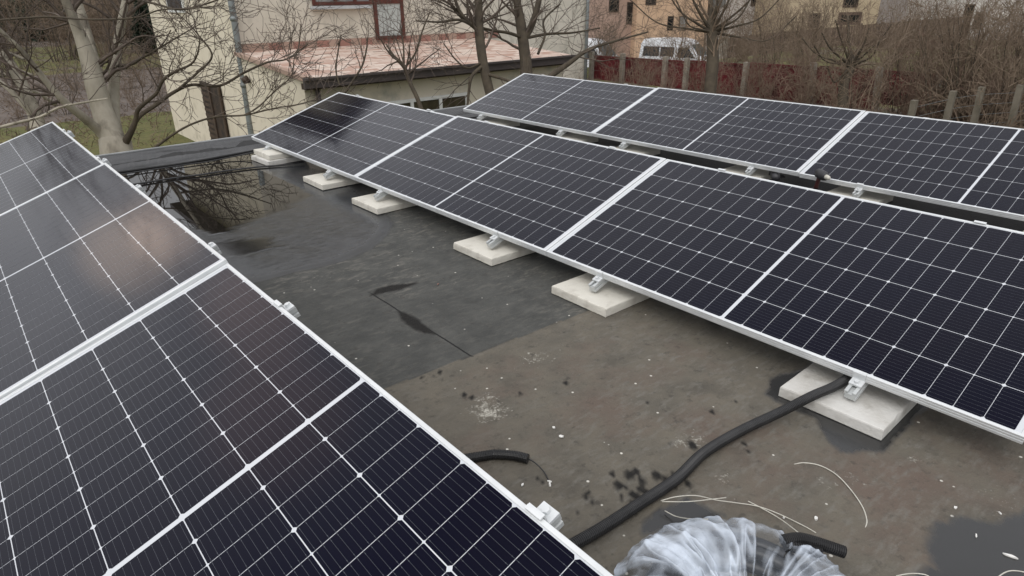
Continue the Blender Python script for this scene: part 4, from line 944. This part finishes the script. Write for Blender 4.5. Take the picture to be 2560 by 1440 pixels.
o = mb.build('dry_weeds', [M['twig_brown'], M['leaf_litter']]); o['kind'] = 'stuff'; o['label'] = 'dry weeds and cut twigs littering the left garden'
# evergreens, top left
def conifer(px, t_, h, seed, label):
    rg = random.Random(seed); q = at(px, 60, t_); z0 = gz(q.x, q.y)
    o = thing('evergreen_tree', label, 'tree', (q.x, q.y, z0)); a = MB(); a.tube([(0, 0, -.1), (0, 0, h * .5), (0, 0, h)], [.22, .13, .02], 8); a.build('trunk', M['bark_dark'], o)
    b = MB()
    for k in range(3200):
        z = h * (rg.random() ** 1.1 * .92 + .06); R = (1 - z / h) * h * .30 * (.35 + .65 * rg.random() ** .5) + .1; an = rg.uniform(0, 6.283)
        lump = 1 + .25 * math.sin(an * 5 + z * 2.4); c = Vector((math.cos(an) * R * lump, math.sin(an) * R * lump, z - .18 * R)); s_ = rg.uniform(.12, .30)
        d = Vector((math.cos(an), math.sin(an), rg.uniform(-.6, .3))).normalized(); e_ = Vector((rg.gauss(0, 1), rg.gauss(0, 1), rg.gauss(0, 1))).cross(d).normalized()
        b.face((c - e_ * s_ * .35, c + d * s_, c + e_ * s_ * .35, c - d * s_ * .4))
    b.build('crown', M['leaf_dark'], o)
conifer(20, 55, 8, 1, 'dark evergreen tree in the top left corner')
conifer(95, 60, 9, 2, 'dark evergreen tree second from the top left corner')
conifer(150, 57, 7, 3, 'dark evergreen tree right behind the forked walnut trunk')
conifer(362, 46, 3.6, 4, 'low dark evergreen bush beside the far corner of the cream house')

# ------------------------------------------------------------------ red fence with concrete posts
XF = 17.4
fence = thing('red_fence', 'dark red sheet metal fence between old concrete posts', 'fence', (XF, 0, -1.65))
prev = 12.2
post_y = [(11.6, 0), (10.05, 0), (8.12, 0), (7.22, 0), (5.0, 0), (2.71, .12), (.9, .1), (-.45, 0)]
for i in range(len(post_y) - 1):
    ya, yb = post_y[i][0], post_y[i + 1][0]; tp = (-.74, -.72, -.70, -.66, -.60, -.56, -.56)[i]
    mb = MB(); n = max(6, int((ya - yb) / .09)); zs = (-1.62 if i < 6 else -1.45) + 1.65
    for k in range(n):
        u0 = yb + (ya - yb) * k / n; u1 = yb + (ya - yb) * (k + 1) / n; xo = (.0, .018)[k % 2]; xp = (.018, .0)[k % 2]
        mb.face(((xo, u0, zs), (xp, u1, zs), (xp, u1, tp + 1.65), (xo, u0, tp + 1.65)))
    mb.box((-.025, yb, tp + 1.60), (-.006, ya, tp + 1.655))
    mb.build('sheet_panel', M['red_sheet'], fence)
for (yy, ln) in post_y:
    mb = MB(); q = [(-.075, -.075), (.075, -.075), (.075, .075), (-.075, .075)]
    top = -.62 if yy > 3 else -.50
    mb.prism(q, lambda a, b, k: Vector((a - .10 - (ln * .6 if k else 0), yy + b + (ln if k else 0), (-.35, top + 1.68)[k])))
    mb.build('post', M['post'], fence, .01)
mp0 = at(2378, 290, 12.6); mf = thing('wire_fence', 'sagging wire fence on leaning concrete posts right of the red fence', 'fence', (mp0.x, mp0.y, gz(mp0.x, mp0.y)))
tops = []
for (pb, pt, yt) in ((2276, 2287, 250), (2366, 2384, 227), (2442, 2456, 217), (2535, 2552, 212), (2640, 2660, 205)):
    f0 = at(pb, 305, 12.6) - mf.location; f1 = at(pt, yt, 12.6) - mf.location; f0.z = gz(mf.location.x + f0.x, mf.location.y + f0.y) - mf.location.z - .2
    mb = MB(); mb.prism([(-.055, -.055), (.055, -.055), (.055, .055), (-.055, .055)], lambda a, b, k: Vector((a, b, 0)) + (f1 if k else f0)); mb.build('post', M['post_shaded'], mf, .008); tops.append((f0, f1))
mb = MB()
for k in range(8): mb.tube(crom([a.lerp(b, .30 + .09 * k) for a, b in tops], 5), .0035, 3)
mb.build('wires', M['zinc'], mf)
# hedge of dark ivy behind the wire fence
mb = MB(); rg = random.Random(4)
for i in range(5200):
    c = Vector((rg.gauss(0, .28), rg.uniform(-3.2, 2.4), abs(rg.gauss(0, .45)))); s_ = rg.uniform(.03, .075)
    a = Vector((rg.gauss(0, 1), rg.gauss(0, 1), rg.gauss(0, 1))).normalized(); b = a.orthogonal().normalized()
    mb.face((c - a * s_, c + b * s_ * .7, c + a * s_, c - b * s_ * .7), 0 if rg.random() < .6 else 1)
o = mb.build('ivy_hedge', [M['leaf_dark'], M['leaf_litter']]); o.location = (XF + .2, -2.8, -1.6)
tag(o, 'low dark ivy hedge behind the leaning wire fence posts', 'hedge')

# ------------------------------------------------------------------ vans
def van(label, cx, cy, rz, seed=0):
    z0 = gz(cx, cy); o = thing('parked_van', label, 'van', (cx, cy, z0), (0, 0, rz), 'white vans parked beyond the fence')
    L0, hw = 2.75, .98
    # side outline, nose at +x
    top = [(-2.75, .45), (-2.78, 1.2), (-2.68, 2.2), (-2.5, 2.48), (-1.2, 2.56), (.2, 2.55), (.75, 2.44), (1.05, 2.20), (1.82, 1.42), (2.35, 1.22), (2.68, .98), (2.75, .55), (2.72, .38), (-2.7, .38)]
    def prof(k):
        return top
    mb = MB(); rows = []
    for yy, sc in ((-hw, .955), (-hw * .97, .985), (-hw * .8, 1.0), (0, 1.01), (hw * .8, 1.0), (hw * .97, .985), (hw, .955)):
        rows.append([(x * (1 if sc > .96 else .992), yy * (1 - .10 * max(0, z - 1.3)), .38 + (z - .38) * sc) for x, z in top])
    n = len(top); vs = [q for r in rows for q in r]
    fs = [(i * n + k, i * n + (k + 1) % n, (i + 1) * n + (k + 1) % n, (i + 1) * n + k) for i in range(len(rows) - 1) for k in range(n)] + [tuple(range(n)), tuple(range(len(vs) - 1, len(vs) - n - 1, -1))]
    mb.raw(vs, fs); mb.build('body', M['van_white'], o, .03)
    for s_ in (-1, 1):
        for (xa, xb, za, zb, sl) in ((-2.45, -1.2, 1.35, 2.0, 0), (-1.1, -.05, 1.35, 2.0, 0), (.25, 1.0, 1.32, 1.98, .55)):
            g = MB(); pr = [(xa, za), (xb + sl, za), (xb, zb), (xa, zb)]
            g.prism(pr, lambda a, b, k: Vector((a, s_ * ((hw + (.012 if k else -.05)) * (1 - .10 * max(0, b - 1.3))), b))); g.build('side_window', M['glass_dark'], o)
    g = MB(); d = Vector((.77, 0, -.78)).normalized(); nrm = Vector((.78, 0, .77)).normalized() * .02
    g.raw([Vector(q) + nrm for q in ((1.10, -.70, 2.17), (1.80, -.84, 1.46), (1.80, .84, 1.46), (1.10, .70, 2.17))], [(0, 1, 2, 3)])
    g.build('windscreen', M['glass_teal'], o)
    g = MB(); g.raw([(1.90, -.80, 1.415), (2.36, -.78, 1.245), (2.64, -.74, 1.04), (2.64, .74, 1.04), (2.36, .78, 1.245), (1.90, .80, 1.415)], [(0, 1, 4, 5), (1, 2, 3, 4)]); g.v = [(x + .012, y, z + .018) for x, y, z in g.v]
    g.build('bonnet', M['van_dark'], o)
    for s_ in (-1, 1):
        g = MB(); g.box((2.60, s_ * .62 - .16, .72), (2.745, s_ * .62 + .16, .92)); g.build('headlight', M['glass_grey'], o, .02)
        for xx in (-1.7, 1.75):
            g = MB(); g.tube([(xx, s_ * (hw - .22), .33), (xx, s_ * (hw + .01), .33)], .33, 18); wh = g.build('wheel', M['tyre'], o)
            g = MB(); g.tube([(xx, s_ * (hw + .012), .33), (xx, s_ * (hw + .022), .33)], .19, 14); g.build('rim', M['zinc'], wh)
        g = MB(); g.box((1.28, s_ * 1.02 - .06, 1.40), (1.40, s_ * 1.02 + .06, 1.62)); g.build('wing_mirror', M['van_dark'], o, .02)
    return o
q = at(1702, 113, 46.5); van('white van with dark bonnet parked behind the red fence', q.x, q.y, R_(-78))
q = at(1474, 104, 47.0); van('white van half hidden by the right corner of the cream house', q.x, q.y, R_(-80))

# ------------------------------------------------------------------ houses across the street
def far_house(name, label, pL, pR, t_, wallm, z1, depth, wins, roofm='roof_tile', extra=None):
    a = at(pL, 60, t_); b = at(pR, 60, t_); a.z = b.z = 0; u = (b - a); W_ = u.length; u.normalize(); v = Vector((-u.y, u.x, 0))
    if v.dot(a - CAM) < 0: v = -v
    z0 = min(gz(a.x, a.y), gz(b.x, b.y)) - 1.0
    o = thing(name, label, 'house', (a.x, a.y, z0)); O = Vector((a.x, a.y, z0))
    PT = lambda s_, d, z: a + u * s_ + v * d + Vector((0, 0, z)) - O
    def bx(mb, s0, s1, d0, d1, za, zb):
        vs = [PT(s_, d, z) for z in (za, zb) for s_, d in ((s0, d0), (s1, d0), (s1, d1), (s0, d1))]
        mb.raw(vs, [(0, 3, 2, 1), (4, 5, 6, 7), (0, 1, 5, 4), (1, 2, 6, 5), (2, 3, 7, 6), (3, 0, 4, 7)])
    mb = MB(); bx(mb, 0, W_, 0, depth, z0, z1); mb.build('wall', M[wallm], o)
    mb = MB(); r0, r1 = -.4, W_ + .4; zz = z1 + .003
    P1 = [PT(r0, -.4, zz), PT(r1, -.4, zz), PT(r1, depth * .5, z1 + 2.2), PT(r0, depth * .5, z1 + 2.2), PT(r1, depth + .4, zz), PT(r0, depth + .4, zz)]
    mb.raw(P1, [(0, 1, 2, 3), (3, 2, 4, 5), (1, 4, 2), (0, 3, 5), (0, 5, 4, 1)]); mb.build('roof', M[roofm], o)
    for (pa, pb, ya, yb, fm_, gm_) in wins:
        sa, sb = ((at(pp, 60, t_) - a).dot(u) for pp in (pa, pb)); zt = at((pa + pb) / 2, ya, t_).z; zb_ = at((pa + pb) / 2, yb, t_).z
        mb = MB(); bx(mb, sa, sb, -.06, -.004, zb_, zt); w_ = mb.build('window', M[fm_], o)
        e_ = (sb - sa) * .12; mb = MB(); bx(mb, sa + e_, sb - e_, -.075, -.062, zb_ + e_, zt - e_); mb.build('pane', M[gm_], w_)
    return o
far_house('orange_house', 'peach orange rendered house behind the white van', 1590, 1765, 56, 'orange_wall', 4.5, 8, [(1668, 1683, 40, 76, 'dark_wood', 'glass_dark'), (1697, 1716, 40, 76, 'dark_wood', 'glass_grey'), (1610, 1636, -40, 12, 'dark_wood', 'glass_dark')])
far_house('brown_house', 'brownish old house at the right side of the cream house', 1440, 1600, 58, 'pink_wall', 4.5, 8, [(1520, 1545, -20, 30, 'dark_wood', 'glass_dark'), (1565, 1590, 5, 60, 'dark_wood', 'glass_dark')])
far_house('pale_house', 'pale pink house with a grey shutter behind the pollarded tree', 1768, 1965, 60, 'white_wall', 4.5, 8, [(1775, 1808, -30, 18, 'zinc', 'glass_grey'), (1870, 1900, -30, 15, 'dark_wood', 'glass_dark')])
far_house('beige_house', 'beige yellow house seen through twigs right of the pale house', 1968, 2190, 52, 'beige_wall', 4.5, 8, [(2019, 2048, 33, 70, 'dark_wood', 'glass_dark'), (2098, 2135, -25, 18, 'dark_wood', 'glass_dark'), (2092, 2150, 30, 62, 'brown_fence', 'glass_dark')])
far_house('white_house', 'white house at the upper right edge behind dense twigs', 2420, 2680, 45, 'white_wall', 4.5, 8, [(2432, 2452, 33, 72, 'dark_wood', 'glass_dark'), (2402, 2425, 10, 42, 'dark_wood', 'glass_dark')])
# brown boarded fence of the yard across the street
bf = thing('board_fence', 'long brown board fence across the street below the beige house', 'fence', (0, 0, 0))
mb = MB(); a = at(1815, 128, 44); b = at(2420, 60, 38); n = 90
for k in range(n):
    q0 = a.lerp(b, k / n); q1 = a.lerp(b, (k + .93) / n); zt = at(1815 + 605 * k / n, 92 - 52 * k / n, 44 - 6 * k / n).z; zb = min(gz(q0.x, q0.y), zt - 1.2)
    mb.face(((q0.x, q0.y, zb - .3), (q1.x, q1.y, zb - .3), (q1.x, q1.y, zt), (q0.x, q0.y, zt)))
mb.build('boards', M['brown_fence'], bf)
for k in range(0, 13):
    q0 = a.lerp(b, k / 12); mb = MB(); zt = at(1815 + 605 * k / 12, 90 - 52 * k / 12, 44 - 6 * k / 12).z
    mb.box((q0.x - .12, q0.y - .12, gz(q0.x, q0.y) - .3), (q0.x + .02, q0.y + .0, zt + .05)); mb.build('post', M['brown_fence'], bf)
gp = at(1806, 130, 43.5); mb = MB(); mb.box((-.22, -.22, 0), (.22, .22, at(1806, 95, 43.5).z - gz(gp.x, gp.y))); mb.box((-.28, -.28, at(1806, 95, 43.5).z - gz(gp.x, gp.y)), (.28, .28, at(1806, 93, 43.5).z - gz(gp.x, gp.y) + .08))
o = mb.build('gate_pillar', M['post'], None, .02); o.location = (gp.x, gp.y, gz(gp.x, gp.y)); tag(o, 'pale stone gate pillar right of the white van', 'pillar')
